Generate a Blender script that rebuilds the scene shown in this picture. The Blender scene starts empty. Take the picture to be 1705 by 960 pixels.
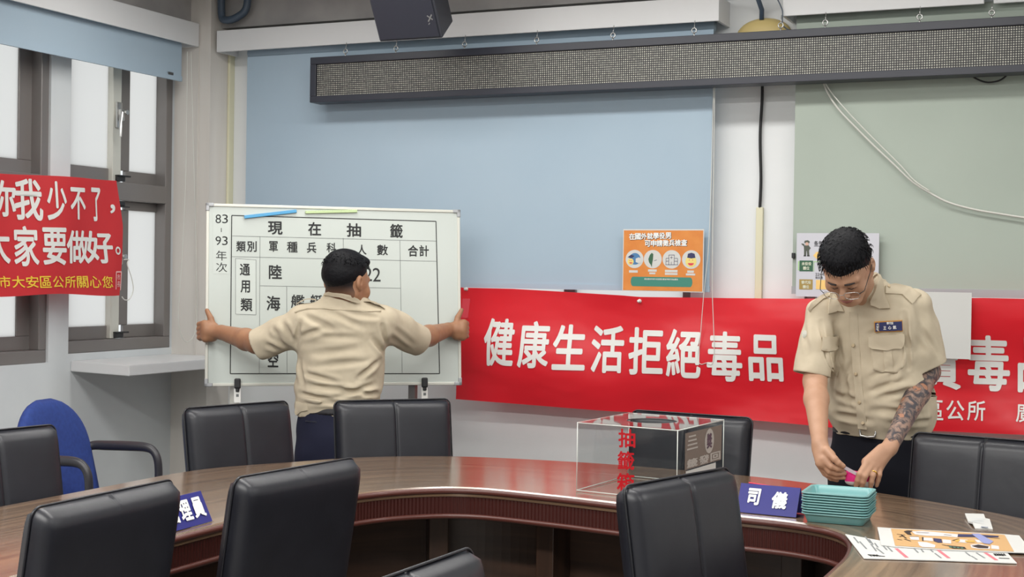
import bpy, bmesh, math, random
import numpy as np
from mathutils import Vector, Matrix
random.seed(7)
C = bpy.context.scene.collection
sc = bpy.context.scene
PI = math.pi

# ------------------------------------------------------------------ camera, exposure, light
FPX, CX, CY, EYE = 2350.0, 852.5, 480.0, 1.45          # focal length in px of a 1705 x 960 frame, eye height in metres
def cam_axes(yaw=.4260, p=-.0098, r=-.0152):
    f = np.array([-math.sin(yaw)*math.cos(p), math.cos(yaw)*math.cos(p), math.sin(p)])
    rt = np.array([math.cos(yaw), math.sin(yaw), 0.0]); dn = np.cross(f, rt)
    return np.array([math.cos(r)*rt+math.sin(r)*dn, -math.sin(r)*rt+math.cos(r)*dn, f])
RC = cam_axes(); EYEV = np.array([0, 0, EYE])
cd = bpy.data.cameras.new('camera'); cam = bpy.data.objects.new('camera', cd); C.objects.link(cam)
cd.sensor_width = 36; cd.lens = FPX/1705*36; cd.clip_start = .05
m4 = np.eye(4); m4[:3, 0] = RC[0]; m4[:3, 1] = -RC[1]; m4[:3, 2] = -RC[2]; m4[:3, 3] = EYEV
cam.matrix_world = Matrix(m4.tolist()); sc.camera = cam
vs = sc.view_settings
vs.view_transform = 'Standard'; vs.look = 'None'; vs.gamma = 1; vs.use_curve_mapping = False; vs.exposure = 0.0
w = bpy.data.worlds.new('overcast_sky'); sc.world = w; w.use_nodes = True
w.node_tree.nodes['Background'].inputs[0].default_value = (.93, .97, 1, 1)
w.node_tree.nodes['Background'].inputs[1].default_value = 1.0
LAMPS = [(-2.3, 5.05, 2.95, 3.6, .22, 46), (-2.3, 3.1, 2.95, 3.6, .22, 80), (-1.6, .6, 2.95, 3.6, .3, 165), (1.7, 4.6, 2.95, 1.6, .3, 40), (1.6, 2.2, 2.95, 1.6, .3, 40)]  # middle and front rows are added as overall fill, out of view
for i, (x, y, z, sx, sy, e) in enumerate(LAMPS):
    ld = bpy.data.lights.new('fluorescent_light', 'AREA'); ld.shape = 'RECTANGLE'; ld.size = sx; ld.size_y = sy; ld.energy = e; ld.color = (1, .985, .95)
    lo = bpy.data.objects.new('fluorescent_light', ld); C.objects.link(lo); lo.location = (x, y, z-.045)

# ------------------------------------------------------------------ measuring helpers (photo pixel -> point on a real plane)
def ray(x, y): return RC.T @ np.array([(x-CX)/FPX, (y-CY)/FPX, 1.0])
def atY(x, y, Y): d = ray(x, y); return EYEV+d*(Y/d[1])
def atX(x, y, X): d = ray(x, y); return EYEV+d*(X/d[0])
def atZ(x, y, Z): d = ray(x, y); return EYEV+d*((Z-EYE)/d[2])
def atT(x, y, t): return EYEV+ray(x, y)*t
def toPx(p):
    q = RC @ (np.asarray(p, float)-EYEV); return np.array([CX+FPX*q[0]/q[2], CY+FPX*q[1]/q[2]])

# ------------------------------------------------------------------ materials
def lin(c): return tuple((v/255/12.92 if v <= 10 else ((v/255+.055)/1.055)**2.4) for v in c)
def mat(name, rgb, rough=.5, metal=0, spec=.5, **kw):
    m = bpy.data.materials.new(name); m.use_nodes = True; nt = m.node_tree; b = nt.nodes['Principled BSDF']
    c = lin(rgb)+(1,)
    b.inputs['Base Color'].default_value = c; b.inputs['Roughness'].default_value = rough
    b.inputs['Metallic'].default_value = metal; b.inputs['Specular IOR Level'].default_value = spec
    if 'coat' in kw: b.inputs['Coat Weight'].default_value = kw['coat']; b.inputs['Coat Roughness'].default_value = kw.get('coat_rough', .1)
    if 'trans' in kw: b.inputs['Transmission Weight'].default_value = kw['trans']; b.inputs['IOR'].default_value = kw.get('ior', 1.45)
    if 'sss' in kw: b.inputs['Subsurface Weight'].default_value = kw['sss']; b.inputs['Subsurface Radius'].default_value = (.02, .008, .005); b.inputs['Subsurface Scale'].default_value = .3
    if 'vary' in kw or 'bump' in kw:
        tc = nt.nodes.new('ShaderNodeTexCoord'); mp = nt.nodes.new('ShaderNodeMapping'); mp.inputs['Scale'].default_value = kw.get('stretch', (1, 1, 1))
        nt.links.new(tc.outputs['Object'], mp.inputs[0])
        nz = nt.nodes.new('ShaderNodeTexNoise'); nz.inputs['Scale'].default_value = kw.get('scale', 20); nz.inputs['Detail'].default_value = kw.get('detail', 4)
        nt.links.new(mp.outputs[0], nz.inputs['Vector'])
        if 'vary' in kw:
            mx = nt.nodes.new('ShaderNodeMix'); mx.data_type = 'RGBA'; mx.inputs[6].default_value = c
            mx.inputs[7].default_value = lin(kw['vary'])+(1,); 
            rp = nt.nodes.new('ShaderNodeMapRange'); rp.inputs[1].default_value = .35; rp.inputs[2].default_value = .65
            nt.links.new(nz.outputs[0], rp.inputs[0]); nt.links.new(rp.outputs[0], mx.inputs[0]); nt.links.new(mx.outputs[2], b.inputs['Base Color'])
        if 'bump' in kw:
            bp = nt.nodes.new('ShaderNodeBump'); bp.inputs['Strength'].default_value = kw['bump']; bp.inputs['Distance'].default_value = kw.get('dist', .002)
            nt.links.new(nz.outputs[0], bp.inputs['Height']); nt.links.new(bp.outputs[0], b.inputs['Normal'])
    return m
M = {}
M['wall'] = mat('white_wall_paint', (225, 227, 228), .6, vary=(220, 223, 224), scale=3, bump=.05)
M['wall_grey'] = mat('grey_wall_paint', (205, 210, 212), .6, vary=(198, 203, 206), scale=3)
M['cream'] = mat('cream_pillar_paint', (208, 204, 198), .45, vary=(202, 197, 191), scale=2, stretch=(6, 6, .4))
M['beam'] = mat('shaded_grey_beam', (165, 162, 160), .8, vary=(150, 148, 147), scale=5)  # shade on the upper walls is partly put into this darker beam grey
M['floor'] = mat('grey_floor_tile', (130, 126, 120), .35, vary=(118, 114, 110), scale=9)
M['ceil'] = mat('white_ceiling_board', (205, 205, 203), .8)
M['valance'] = mat('white_valance_board', (216, 217, 218), .4)
M['alu'] = mat('bronze_grey_aluminium', (128, 124, 122), .38, metal=.35)
M['alu_pale'] = mat('pale_aluminium', (205, 205, 196), .35, metal=.2)
M['black_plastic'] = mat('black_plastic', (30, 31, 34), .45)
M['chrome'] = mat('brushed_steel', (190, 190, 188), .28, metal=.9)
M['blue_cloth'] = mat('blue_blind_cloth', (164, 182, 196), .75, spec=.25, vary=(160, 179, 194), scale=2)
M['green_cloth'] = mat('pale_green_blind_cloth', (166, 176, 166), .6, spec=.3, vary=(162, 172, 162), scale=2)
M['rail'] = mat('grey_bottom_rail', (165, 167, 170), .4, metal=.3)
M['white'] = mat('white_plastic', (226, 226, 222), .4)
M['cord'] = mat('white_cord', (205, 205, 198), .6)
M['black'] = mat('black_paint', (22, 22, 24), .6)
M['cream_plastic'] = mat('aged_cream_plastic', (214, 210, 182), .5)
M['beige'] = mat('aged_beige_plastic', (212, 190, 128), .5)
M['pipe'] = mat('blue_grey_pipe_paint', (70, 84, 100), .4)
M['led_case'] = mat('dark_sign_housing', (44, 46, 56), .4)
M['speaker'] = mat('dark_grey_cabinet', (50, 52, 60), .55, bump=.2, scale=300, dist=.0005)
M['leather'] = mat('black_leatherette', (25, 26, 33), .40, spec=.5, vary=(29, 30, 37), scale=12, bump=.25, dist=.004)
M['leather_seam'] = mat('black_piping', (22, 23, 29), .4)
M['blue_fabric'] = mat('royal_blue_upholstery', (36, 60, 128), .85, vary=(31, 53, 118), scale=60, bump=.2)
M['dark_plastic'] = mat('charcoal_plastic', (48, 47, 52), .35)
M['ink'] = mat('black_ink', (24, 25, 27), .6)
M['grey_ink'] = mat('grey_ink', (70, 72, 74), .6)
M['line_ink'] = mat('thin_grey_line', (110, 114, 114), .6)
M['board'] = mat('white_enamel', (193, 200, 195), .22, spec=.5)
M['board_paper'] = mat('white_sticker', (196, 203, 198), .5)
M['navy_sign'] = mat('navy_blue_card', (36, 36, 120), .3, coat=.4)
M['text_white'] = mat('white_print', (228, 228, 226), .5)
M['text_silver'] = mat('silver_grey_print', (216, 216, 212), .4)
M['text_yellow'] = mat('yellow_print', (226, 190, 60), .5)
M['text_red'] = mat('red_vinyl_letters', (172, 14, 26), .35)
M['teal'] = mat('teal_plastic', (106, 158, 158), .32, spec=.5)
M['paper'] = mat('white_paper', (200, 200, 197), .55)
M['orange'] = mat('orange_print', (206, 122, 50), .45, vary=(214, 136, 62), scale=12)
M['poster_teal'] = mat('teal_print', (58, 128, 112), .45)
M['tan_print'] = mat('tan_print', (202, 162, 112), .4)
M['green_print'] = mat('green_print', (48, 92, 66), .5)
M['olive_print'] = mat('olive_gold_print', (160, 134, 70), .5)
M['skin_print'] = mat('yellow_face_print', (226, 206, 120), .5)
M['blue_print'] = mat('blue_print', (70, 120, 165), .5)
M['navy_print'] = mat('navy_print', (44, 46, 88), .5)
M['pink'] = mat('pink_satin', (226, 40, 130), .35)
M['hot_red'] = mat('rose_red_film', (210, 60, 80), .3)
def banner_mat():
    m = mat('glossy_red_vinyl', (232, 46, 60), .3, spec=.5)
    nt = m.node_tree; b = nt.nodes['Principled BSDF']
    tc = nt.nodes.new('ShaderNodeTexCoord'); mp = nt.nodes.new('ShaderNodeMapping'); mp.inputs['Scale'].default_value = (1, 1, 2.2)
    nz = nt.nodes.new('ShaderNodeTexNoise'); nz.inputs['Scale'].default_value = 3.2; nz.inputs['Detail'].default_value = 1.5
    bp = nt.nodes.new('ShaderNodeBump'); bp.inputs['Strength'].default_value = .5; bp.inputs['Distance'].default_value = .03
    o = nt.nodes['Material Output']; tr = nt.nodes.new('ShaderNodeBsdfTranslucent'); tr.inputs[0].default_value = lin((246, 120, 124))+(1,); ms = nt.nodes.new('ShaderNodeMixShader'); ms.inputs[0].default_value = .45
    nt.links.new(b.outputs[0], ms.inputs[1]); nt.links.new(tr.outputs[0], ms.inputs[2]); nt.links.new(ms.outputs[0], o.inputs[0])
    nt.links.new(tc.outputs['Object'], mp.inputs[0]); nt.links.new(mp.outputs[0], nz.inputs['Vector']); nt.links.new(nz.outputs[0], bp.inputs['Height']); nt.links.new(bp.outputs[0], b.inputs['Normal'])
    return m
M['banner'] = banner_mat()
M['cloth_red'] = mat('red_banner_cloth', (214, 62, 68), .65, vary=(206, 54, 62), scale=4)
def let_light_through(m, rgb, k):
    nt = m.node_tree; o = nt.nodes['Material Output']; t = nt.nodes.new('ShaderNodeBsdfTranslucent'); t.inputs[0].default_value = lin(rgb)+(1,); x = nt.nodes.new('ShaderNodeMixShader'); x.inputs[0].default_value = k
    nt.links.new(nt.nodes['Principled BSDF'].outputs[0], x.inputs[1]); nt.links.new(t.outputs[0], x.inputs[2]); nt.links.new(x.outputs[0], o.inputs[0])
let_light_through(M['cloth_red'], (240, 120, 118), .4)
def frosted():
    m = bpy.data.materials.new('frosted_glass'); m.use_nodes = True; nt = m.node_tree; nt.nodes.remove(nt.nodes['Principled BSDF'])
    o = nt.nodes['Material Output']; t = nt.nodes.new('ShaderNodeBsdfTranslucent'); d = nt.nodes.new('ShaderNodeBsdfGlossy'); x = nt.nodes.new('ShaderNodeMixShader')
    t.inputs[0].default_value = (.93, .92, .9, 1); d.inputs['Roughness'].default_value = .35; x.inputs[0].default_value = .06
    nt.links.new(t.outputs[0], x.inputs[1]); nt.links.new(d.outputs[0], x.inputs[2]); nt.links.new(x.outputs[0], o.inputs[0])
    return m
M['frost'] = frosted()
def clear_plastic():
    m = bpy.data.materials.new('clear_acrylic'); m.use_nodes = True; nt = m.node_tree; nt.nodes.remove(nt.nodes['Principled BSDF'])
    o = nt.nodes['Material Output']; t = nt.nodes.new('ShaderNodeBsdfTransparent'); g = nt.nodes.new('ShaderNodeBsdfGlossy'); x = nt.nodes.new('ShaderNodeMixShader'); f = nt.nodes.new('ShaderNodeFresnel')
    t.inputs[0].default_value = (.93, .94, .94, 1); g.inputs['Roughness'].default_value = .03; f.inputs['IOR'].default_value = 1.45
    geo = nt.nodes.new('ShaderNodeNewGeometry'); ml = nt.nodes.new('ShaderNodeMath'); ml.operation = 'MULTIPLY'; sb = nt.nodes.new('ShaderNodeMath'); sb.operation = 'SUBTRACT'; sb.inputs[0].default_value = 1
    nt.links.new(geo.outputs['Backfacing'], sb.inputs[1]); nt.links.new(sb.outputs[0], ml.inputs[1]); nt.links.new(f.outputs[0], ml.inputs[0])
    nt.links.new(ml.outputs[0], x.inputs[0]); nt.links.new(t.outputs[0], x.inputs[1]); nt.links.new(g.outputs[0], x.inputs[2]); nt.links.new(x.outputs[0], o.inputs[0])
    return m
M['acrylic'] = clear_plastic()
M['acrylic_edge'] = mat('acrylic_cut_edge', (206, 210, 204), .3)
def lamp_mat():
    m = bpy.data.materials.new('lit_diffuser'); m.use_nodes = True; b = m.node_tree.nodes['Principled BSDF']
    b.inputs['Base Color'].default_value = (.9, .9, .88, 1); b.inputs['Emission Color'].default_value = (1, .98, .94, 1); b.inputs['Emission Strength'].default_value = 3
    return m
M['lamp'] = lamp_mat()
def wood(name, c1, c2, rough, coat, along=1.6, across=38):
    m = mat(name, c1, rough, spec=.5, coat=coat, coat_rough=.16); nt = m.node_tree; b = nt.nodes['Principled BSDF']
    uv = nt.nodes.new('ShaderNodeUVMap'); uv.uv_map = 'UVMap'; mp = nt.nodes.new('ShaderNodeMapping'); mp.inputs['Scale'].default_value = (along, across, 1)
    nz = nt.nodes.new('ShaderNodeTexNoise'); nz.inputs['Scale'].default_value = 1; nz.inputs['Detail'].default_value = 5; nz.inputs['Distortion'].default_value = .4
    mx = nt.nodes.new('ShaderNodeMix'); mx.data_type = 'RGBA'; mx.inputs[6].default_value = lin(c1)+(1,); mx.inputs[7].default_value = lin(c2)+(1,)
    rp = nt.nodes.new('ShaderNodeMapRange'); rp.inputs[1].default_value = .32; rp.inputs[2].default_value = .68
    nt.links.new(uv.outputs[0], mp.inputs[0]); nt.links.new(mp.outputs[0], nz.inputs['Vector']); nt.links.new(nz.outputs[0], rp.inputs[0]); nt.links.new(rp.outputs[0], mx.inputs[0]); nt.links.new(mx.outputs[2], b.inputs['Base Color'])
    return m
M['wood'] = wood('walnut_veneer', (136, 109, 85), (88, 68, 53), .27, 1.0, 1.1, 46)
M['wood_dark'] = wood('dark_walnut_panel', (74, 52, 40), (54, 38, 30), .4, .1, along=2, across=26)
def fluted():
    m = mat('fluted_mahogany_edge', (62, 27, 23), .38, spec=.4, coat=.15); nt = m.node_tree; b = nt.nodes['Principled BSDF']
    uv = nt.nodes.new('ShaderNodeUVMap'); uv.uv_map = 'UVMap'; sx = nt.nodes.new('ShaderNodeSeparateXYZ'); ml = nt.nodes.new('ShaderNodeMath'); ml.operation = 'MULTIPLY'; ml.inputs[1].default_value = 2*PI/.013
    sn = nt.nodes.new('ShaderNodeMath'); sn.operation = 'SINE'; bp = nt.nodes.new('ShaderNodeBump'); bp.inputs['Strength'].default_value = .8; bp.inputs['Distance'].default_value = .002
    nt.links.new(uv.outputs[0], sx.inputs[0]); nt.links.new(sx.outputs[0], ml.inputs[0]); nt.links.new(ml.outputs[0], sn.inputs[0]); nt.links.new(sn.outputs[0], bp.inputs['Height']); nt.links.new(bp.outputs[0], b.inputs['Normal'])
    return m
M['fluted'] = fluted()
M['mahogany'] = mat('mahogany_bead', (78, 36, 28), .42, coat=.12)
def led_mat():
    m = mat('led_dot_matrix', (16, 16, 19), .5); nt = m.node_tree; b = nt.nodes['Principled BSDF']; N = nt.nodes.new; L = nt.links.new
    uv = N('ShaderNodeUVMap'); uv.uv_map = 'UVMap'; sc_ = N('ShaderNodeVectorMath'); sc_.operation = 'SCALE'; sc_.inputs['Scale'].default_value = 100
    fr = N('ShaderNodeVectorMath'); fr.operation = 'FRACTION'; sb = N('ShaderNodeVectorMath'); sb.operation = 'SUBTRACT'; sb.inputs[1].default_value = (.5, .5, 0)
    ln = N('ShaderNodeVectorMath'); ln.operation = 'LENGTH'; lt = N('ShaderNodeMapRange'); lt.inputs[1].default_value = .36; lt.inputs[2].default_value = .26; 
    fl = N('ShaderNodeVectorMath'); fl.operation = 'FLOOR'; wn = N('ShaderNodeTexWhiteNoise'); wn.noise_dimensions = '2D'
    mr = N('ShaderNodeMapRange'); mr.inputs[3].default_value = .55; mr.inputs[4].default_value = 1
    mu = N('ShaderNodeMath'); mu.operation = 'MULTIPLY'; mx = N('ShaderNodeMix'); mx.data_type = 'RGBA'
    mx.inputs[6].default_value = lin((26, 26, 32))+(1,); mx.inputs[7].default_value = lin((190, 188, 176))+(1,)
    L(uv.outputs[0], sc_.inputs[0]); L(sc_.outputs[0], fr.inputs[0]); L(fr.outputs[0], sb.inputs[0]); L(sb.outputs[0], ln.inputs[0]); L(ln.outputs['Value'], lt.inputs[0])
    L(sc_.outputs[0], fl.inputs[0]); L(fl.outputs[0], wn.inputs['Vector']); L(wn.outputs[0], mr.inputs[0]); L(lt.outputs[0], mu.inputs[0]); L(mr.outputs[0], mu.inputs[1]); L(mu.outputs[0], mx.inputs[0]); L(mx.outputs[2], b.inputs['Base Color'])
    return m
M['led'] = led_mat()

# ------------------------------------------------------------------ object helpers
def tag(o, label=None, cat=None, group=None, kind=None):
    if label: o['label'] = label
    if cat: o['category'] = cat
    if group: o['group'] = group
    if kind: o['kind'] = kind
    return o
def thing(name, label, cat, loc=(0, 0, 0), rz=0, group=None):
    o = bpy.data.objects.new(name, None); C.objects.link(o); o.location = loc; o.rotation_euler = (0, 0, rz); o.empty_display_size = .05
    return tag(o, label, cat, group)
def link(name, me, m, parent=None, smooth=False, label=None):
    if m is not None and not me.materials:
        for q in (m if isinstance(m, (list, tuple)) else [m]): me.materials.append(q)
    o = bpy.data.objects.new(name, me); C.objects.link(o)
    if parent is not None: o.parent = parent
    if smooth: me.shade_smooth()
    if label: o['label'] = label
    return o
def obj(name, bm, m, parent=None, smooth=False, label=None, world=False):
    me = bpy.data.meshes.new(name); bmesh.ops.recalc_face_normals(bm, faces=bm.faces); bm.to_mesh(me); bm.free()
    o = link(name, me, m, parent, smooth, label)
    if world and parent is not None: o.matrix_parent_inverse = local_of(parent).inverted()
    return o
def local_of(p):
    m = Matrix.LocRotScale(p.location, p.rotation_euler, None)
    return (local_of(p.parent) @ p.matrix_parent_inverse @ m) if p.parent else m
def autosmooth(o, ang=35):
    me = o.data; me.shade_smooth()
    try: me.set_sharp_from_angle(angle=math.radians(ang))
    except Exception: pass
    return o
def box(bm, c, s, R=None, bev=0, seg=2):
    r = bmesh.ops.create_cube(bm, size=1); vs = r['verts']
    bmesh.ops.scale(bm, vec=s, verts=vs)
    if bev:
        es = list({e for v in vs for e in v.link_edges})
        b = bmesh.ops.bevel(bm, geom=es, offset=bev, segments=seg, affect='EDGES', profile=.5); vs = list({v for f in b['faces'] for v in f.verts} | {v for v in vs if v.is_valid})
        # collect the whole island
        st = [vs[0]]; seen = {vs[0]}
        while st:
            v = st.pop()
            for e in v.link_edges:
                q = e.other_vert(v)
                if q not in seen: seen.add(q); st.append(q)
        vs = list(seen)
    T = Matrix.Translation(Vector(c)) @ (R.to_4x4() if R is not None else Matrix.Identity(4))
    bmesh.ops.transform(bm, matrix=T, verts=vs)
    return vs
def span(bm, lo, hi, bev=0, seg=2):
    lo = np.array(lo, float); hi = np.array(hi, float)
    return box(bm, tuple((lo+hi)/2), tuple(np.abs(hi-lo)), bev=bev, seg=seg)
def tube(bm, pts, r, n=8, closed=False, caps=True):
    pts = [Vector(p) for p in pts]; rs = r if isinstance(r, (list, tuple)) else [r]*len(pts)
    rings = []; up = Vector((0, 0, 1)); prev = None
    for i, p in enumerate(pts):
        a = pts[(i-1) % len(pts)] if (closed or i > 0) else p; b = pts[(i+1) % len(pts)] if (closed or i < len(pts)-1) else p
        t = (b-a).normalized()
        if prev is None: x = t.orthogonal().normalized()
        else:
            x = prev-t*prev.dot(t); x = x.normalized() if x.length > 1e-6 else t.orthogonal().normalized()
        prev = x; y = t.cross(x)
        rings.append([bm.verts.new(p+(x*math.cos(2*PI*k/n)+y*math.sin(2*PI*k/n))*rs[i]) for k in range(n)])
    m = len(rings)
    for i in range(m if closed else m-1):
        A, B = rings[i], rings[(i+1) % m]
        for k in range(n): bm.faces.new((A[k], A[(k+1) % n], B[(k+1) % n], B[k]))
    if caps and not closed: bm.faces.new(rings[0][::-1]); bm.faces.new(rings[-1])
def lathe(bm, prof, c=(0, 0, 0), n=32):
    rings = [[bm.verts.new((c[0]+r*math.cos(2*PI*k/n), c[1]+r*math.sin(2*PI*k/n), c[2]+z)) for k in range(n)] for r, z in prof]
    for A, B in zip(rings, rings[1:]):
        for k in range(n): bm.faces.new((A[k], A[(k+1) % n], B[(k+1) % n], B[k]))
    bm.faces.new(rings[0][::-1]); bm.faces.new(rings[-1])
def catmull(P, n):
    P = [np.array(p, float) for p in P]; out = []
    for i in range(len(P)-1):
        p0 = P[max(i-1, 0)]; p1 = P[i]; p2 = P[i+1]; p3 = P[min(i+2, len(P)-1)]
        for k in range(n):
            t = k/n; out.append(.5*((2*p1)+(-p0+p2)*t+(2*p0-5*p1+4*p2-p3)*t*t+(-p0+3*p1-3*p2+p3)*t**3))
    out.append(P[-1]); return out
def copy_tree(o, parent=None):
    c = o.copy(); C.objects.link(c); c.parent = parent
    for ch in list(o.children): copy_tree(ch, c)
    return c
def struct(name, bm, m, parent=None, smooth=False):
    o = obj(name, bm, m, parent, smooth)
    if parent is None: o['kind'] = 'structure'
    return o

# ------------------------------------------------------------------ lettering: glyph outlines fitted on a plane
_gl = {}
def glyph(ch):
    k = ch
    if k not in _gl:
        c = bpy.data.curves.new('g', 'FONT'); c.body = ch; c.resolution_u = 4
        o = bpy.data.objects.new('g', c); C.objects.link(o)
        dg = bpy.context.evaluated_depsgraph_get(); me = bpy.data.meshes.new_from_object(o.evaluated_get(dg))
        V = np.array([v.co[:2] for v in me.vertices]) if len(me.vertices) else np.zeros((0, 2)); F = [tuple(p.vertices) for p in me.polygons]
        bpy.data.objects.remove(o); bpy.data.curves.remove(c); bpy.data.meshes.remove(me); _gl[k] = (V, F)
    return _gl[k]
class Plane:
    """a plane in space: origin, unit axes u (reading direction) and v (up), n towards the reader"""
    def __init__(s, o, u, v, bend=None):
        s.o = np.array(o, float); s.u = np.array(u, float)/np.linalg.norm(u); s.v = np.array(v, float)/np.linalg.norm(v); s.n = np.cross(s.u, s.v); s.bend = bend
    def uv(s, x, y):
        d = ray(x, y); t = np.dot(s.o-EYEV, s.n)/np.dot(d, s.n); q = EYEV+d*t-s.o; return np.array([q @ s.u, q @ s.v])
    def at(s, u, v, off=0): return s.o+s.u*u+s.v*v+s.n*(off+(s.bend(u, v) if s.bend else 0))
class Print:
    """flat printing gathered into one mesh lying on a plane"""
    def __init__(s, plane, off=.001): s.p = plane; s.off = off; s.V = []; s.F = []; s.Z = {}
    def poly(s, uv):
        b = len(s.V); s.V += [(float(u), float(v)) for u, v in uv]; s.F.append(tuple(range(b, b+len(uv)))); return s
    def pix(s, pts): return s.poly([s.p.uv(*q) for q in pts])
    def rect(s, u0, v0, u1, v1): return s.poly([(u0, v0), (u1, v0), (u1, v1), (u0, v1)])
    def disc(s, u, v, r, n=28, ry=None):
        ry = ry or r; return s.poly([(u+r*math.cos(2*PI*k/n), v+ry*math.sin(2*PI*k/n)) for k in range(n)])
    def seg(s, a, b, wd):
        a = np.array(a); b = np.array(b); d = (b-a)/np.linalg.norm(b-a); q = np.array([-d[1], d[0]])*wd/2
        return s.poly([a-q, b-q, b+q, a+q])
    def segpix(s, a, b, wd): return s.seg(s.p.uv(*a), s.p.uv(*b), wd)
    def char(s, ch, quad, bold=0, shear=0):
        """quad = four (u,v) corners: lower left, lower right, upper right, upper left"""
        V, F = glyph(ch)
        if not len(V): return s
        if bold > 0:
            n0 = len(V); ring = [(0, 0)]+[(bold*math.cos(2*PI*k/8), bold*math.sin(2*PI*k/8)) for k in range(8)]
            V = np.concatenate([V+np.array(r) for r in ring]); F = [tuple(i+n0*k for i in f) for k in range(9) for f in F]
        lo, hi = V.min(0), V.max(0); q = (V-lo)/np.maximum(hi-lo, 1e-6); a, b, c, d = [np.array(k) for k in quad]; base = len(s.V)
        for x, y in q:
            x = x+shear*(y-.5); P = a*(1-x)*(1-y)+b*x*(1-y)+c*x*y+d*(1-x)*y; s.V.append((P[0], P[1]))
        s.F += [tuple(base+i for i in f) for f in F]
        if bold > 0:
            for i in range(len(q)): s.Z[base+i] = (i//n0)*2e-5
        return s
    def cpix(s, ch, x0, y0, x1, y1, bold=0, slope=0, shear=0):
        h = slope*(x1-x0)/2
        return s.char(ch, [s.p.uv(x0, y1-h), s.p.uv(x1, y1+h), s.p.uv(x1, y0+h), s.p.uv(x0, y0-h)], bold, shear)
    def crect(s, ch, u0, v0, u1, v1, bold=0, shear=0): return s.char(ch, [(u0, v0), (u1, v0), (u1, v1), (u0, v1)], bold, shear)
    def build(s, name, m, parent=None, label=None):
        me = bpy.data.meshes.new(name); me.from_pydata([(u, v, s.Z.get(i, 0)) for i, (u, v) in enumerate(s.V)], [], s.F); me.update()
        if s.p.bend:                                   # follow a wavy sheet: cut long edges, then bend
            bm = bmesh.new(); bm.from_mesh(me); bmesh.ops.triangulate(bm, faces=bm.faces)
            for _ in range(5):
                es = [e for e in bm.edges if e.calc_length() > .022]
                if not es: break
                bmesh.ops.subdivide_edges(bm, edges=es, cuts=1); bmesh.ops.triangulate(bm, faces=bm.faces)
            bm.to_mesh(me); bm.free()
        for v in me.vertices: v.co = s.p.at(v.co.x, v.co.y, s.off+v.co.z)
        me.update(); o = link(name, me, m, parent, label=label)
        if parent is not None: o.matrix_parent_inverse = local_of(parent).inverted()
        return o
def sheet(name, pl, u0, v0, u1, v1, thick, m, parent=None, nu=2, nv=2, label=None, smooth=False):
    """a thin closed slab lying on a plane (front face on the plane's surface)"""
    bm = bmesh.new(); g = []
    for off in (0, -thick):
        g.append([[bm.verts.new(pl.at(u0+(u1-u0)*i/nu, v0+(v1-v0)*j/nv, off)) for i in range(nu+1)] for j in range(nv+1)])
    for j in range(nv):
        for i in range(nu):
            bm.faces.new((g[0][j][i], g[0][j][i+1], g[0][j+1][i+1], g[0][j+1][i])); bm.faces.new((g[1][j][i], g[1][j+1][i], g[1][j+1][i+1], g[1][j][i+1]))
    for j in range(nv):
        for i in (0, nu): bm.faces.new((g[0][j][i], g[0][j+1][i], g[1][j+1][i], g[1][j][i]))
    for i in range(nu):
        for j in (0, nv): bm.faces.new((g[0][j][i], g[0][j][i+1], g[1][j][i+1], g[1][j][i]))
    return obj(name, bm, m, parent, smooth=False, label=label, world=True)

# ================================================================== THE SETTING
XL, YB = -4.76, 6.3                                   # left wall and back wall surfaces
def bx(name, spans, m, bev=0):
    bm = bmesh.new()
    for lo, hi in spans: span(bm, lo, hi, bev)
    return struct(name, bm, m)
bx('floor', [((-5, -1.8, -.08), (3.2, 6.5, 0))], M['floor'])
bx('ceiling', [((-5, -1.8, 3.12), (3.2, 6.5, 3.2))], M['ceil'])
W1 = (5.317, 6.105, 1.035, 2.66); W2 = (4.02, 5.181, 1.0, 2.66)
bx('wall_left', [((XL-.12, -1.8, 0), (XL, 6.42, 1.0)), ((XL-.12, -1.8, 2.66), (XL, 6.42, 3.12)), ((XL-.12, -1.8, 1.0), (XL, W2[0], 2.66)),
                 ((XL-.12, W2[1], 1.0), (XL, W1[0], 2.66)), ((XL-.12, W1[0], 1.0), (XL, W1[1], 1.035)), ((XL-.12, W1[1], 1.0), (XL, 6.42, 2.66))], M['wall_grey'])
B1 = (-4.42, -1.95, 1.06, 2.6); B2 = (-1.42, .9, 1.06, 2.6)
bx('wall_back', [((XL, YB, 0), (3.2, YB+.12, 1.06)), ((XL, YB, 2.6), (3.2, YB+.12, 3.12)), ((XL, YB, 1.06), (B1[0], YB+.12, 2.6)), ((B1[1], YB, 1.06), (B2[0], YB+.12, 2.6)), ((B2[1], YB, 1.06), (3.2, YB+.12, 2.6))], M['wall'])
bx('wall_right', [((3.08, -1.8, 0), (3.2, 6.42, 3.12))], M['wall'])
bx('wall_front', [((-5, -1.92, 0), (3.2, -1.8, 3.12))], M['wall'])
# boxed corner pillar
bm = bmesh.new(); span(bm, (XL, 6.105, 0), (-4.53, YB, 3.12)); span(bm, (-4.61, 6.100, 1.0), (-4.603, 6.106, 2.62)); o = struct('wall_corner_pillar', bm, M['cream'])
bm = bmesh.new(); span(bm, (-4.53, 6.255, 1.0), (-4.515, YB, 3.12), .003); struct('trim_1', bm, M['cream_plastic'])
bx('wall_upper_back', [((-4.53, 6.2, 2.735), (3.08, YB, 3.12))], M['beam'])
bx('wall_upper_left', [((XL, -1.8, 2.76), (-4.66, 6.105, 3.12))], M['beam'])

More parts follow.
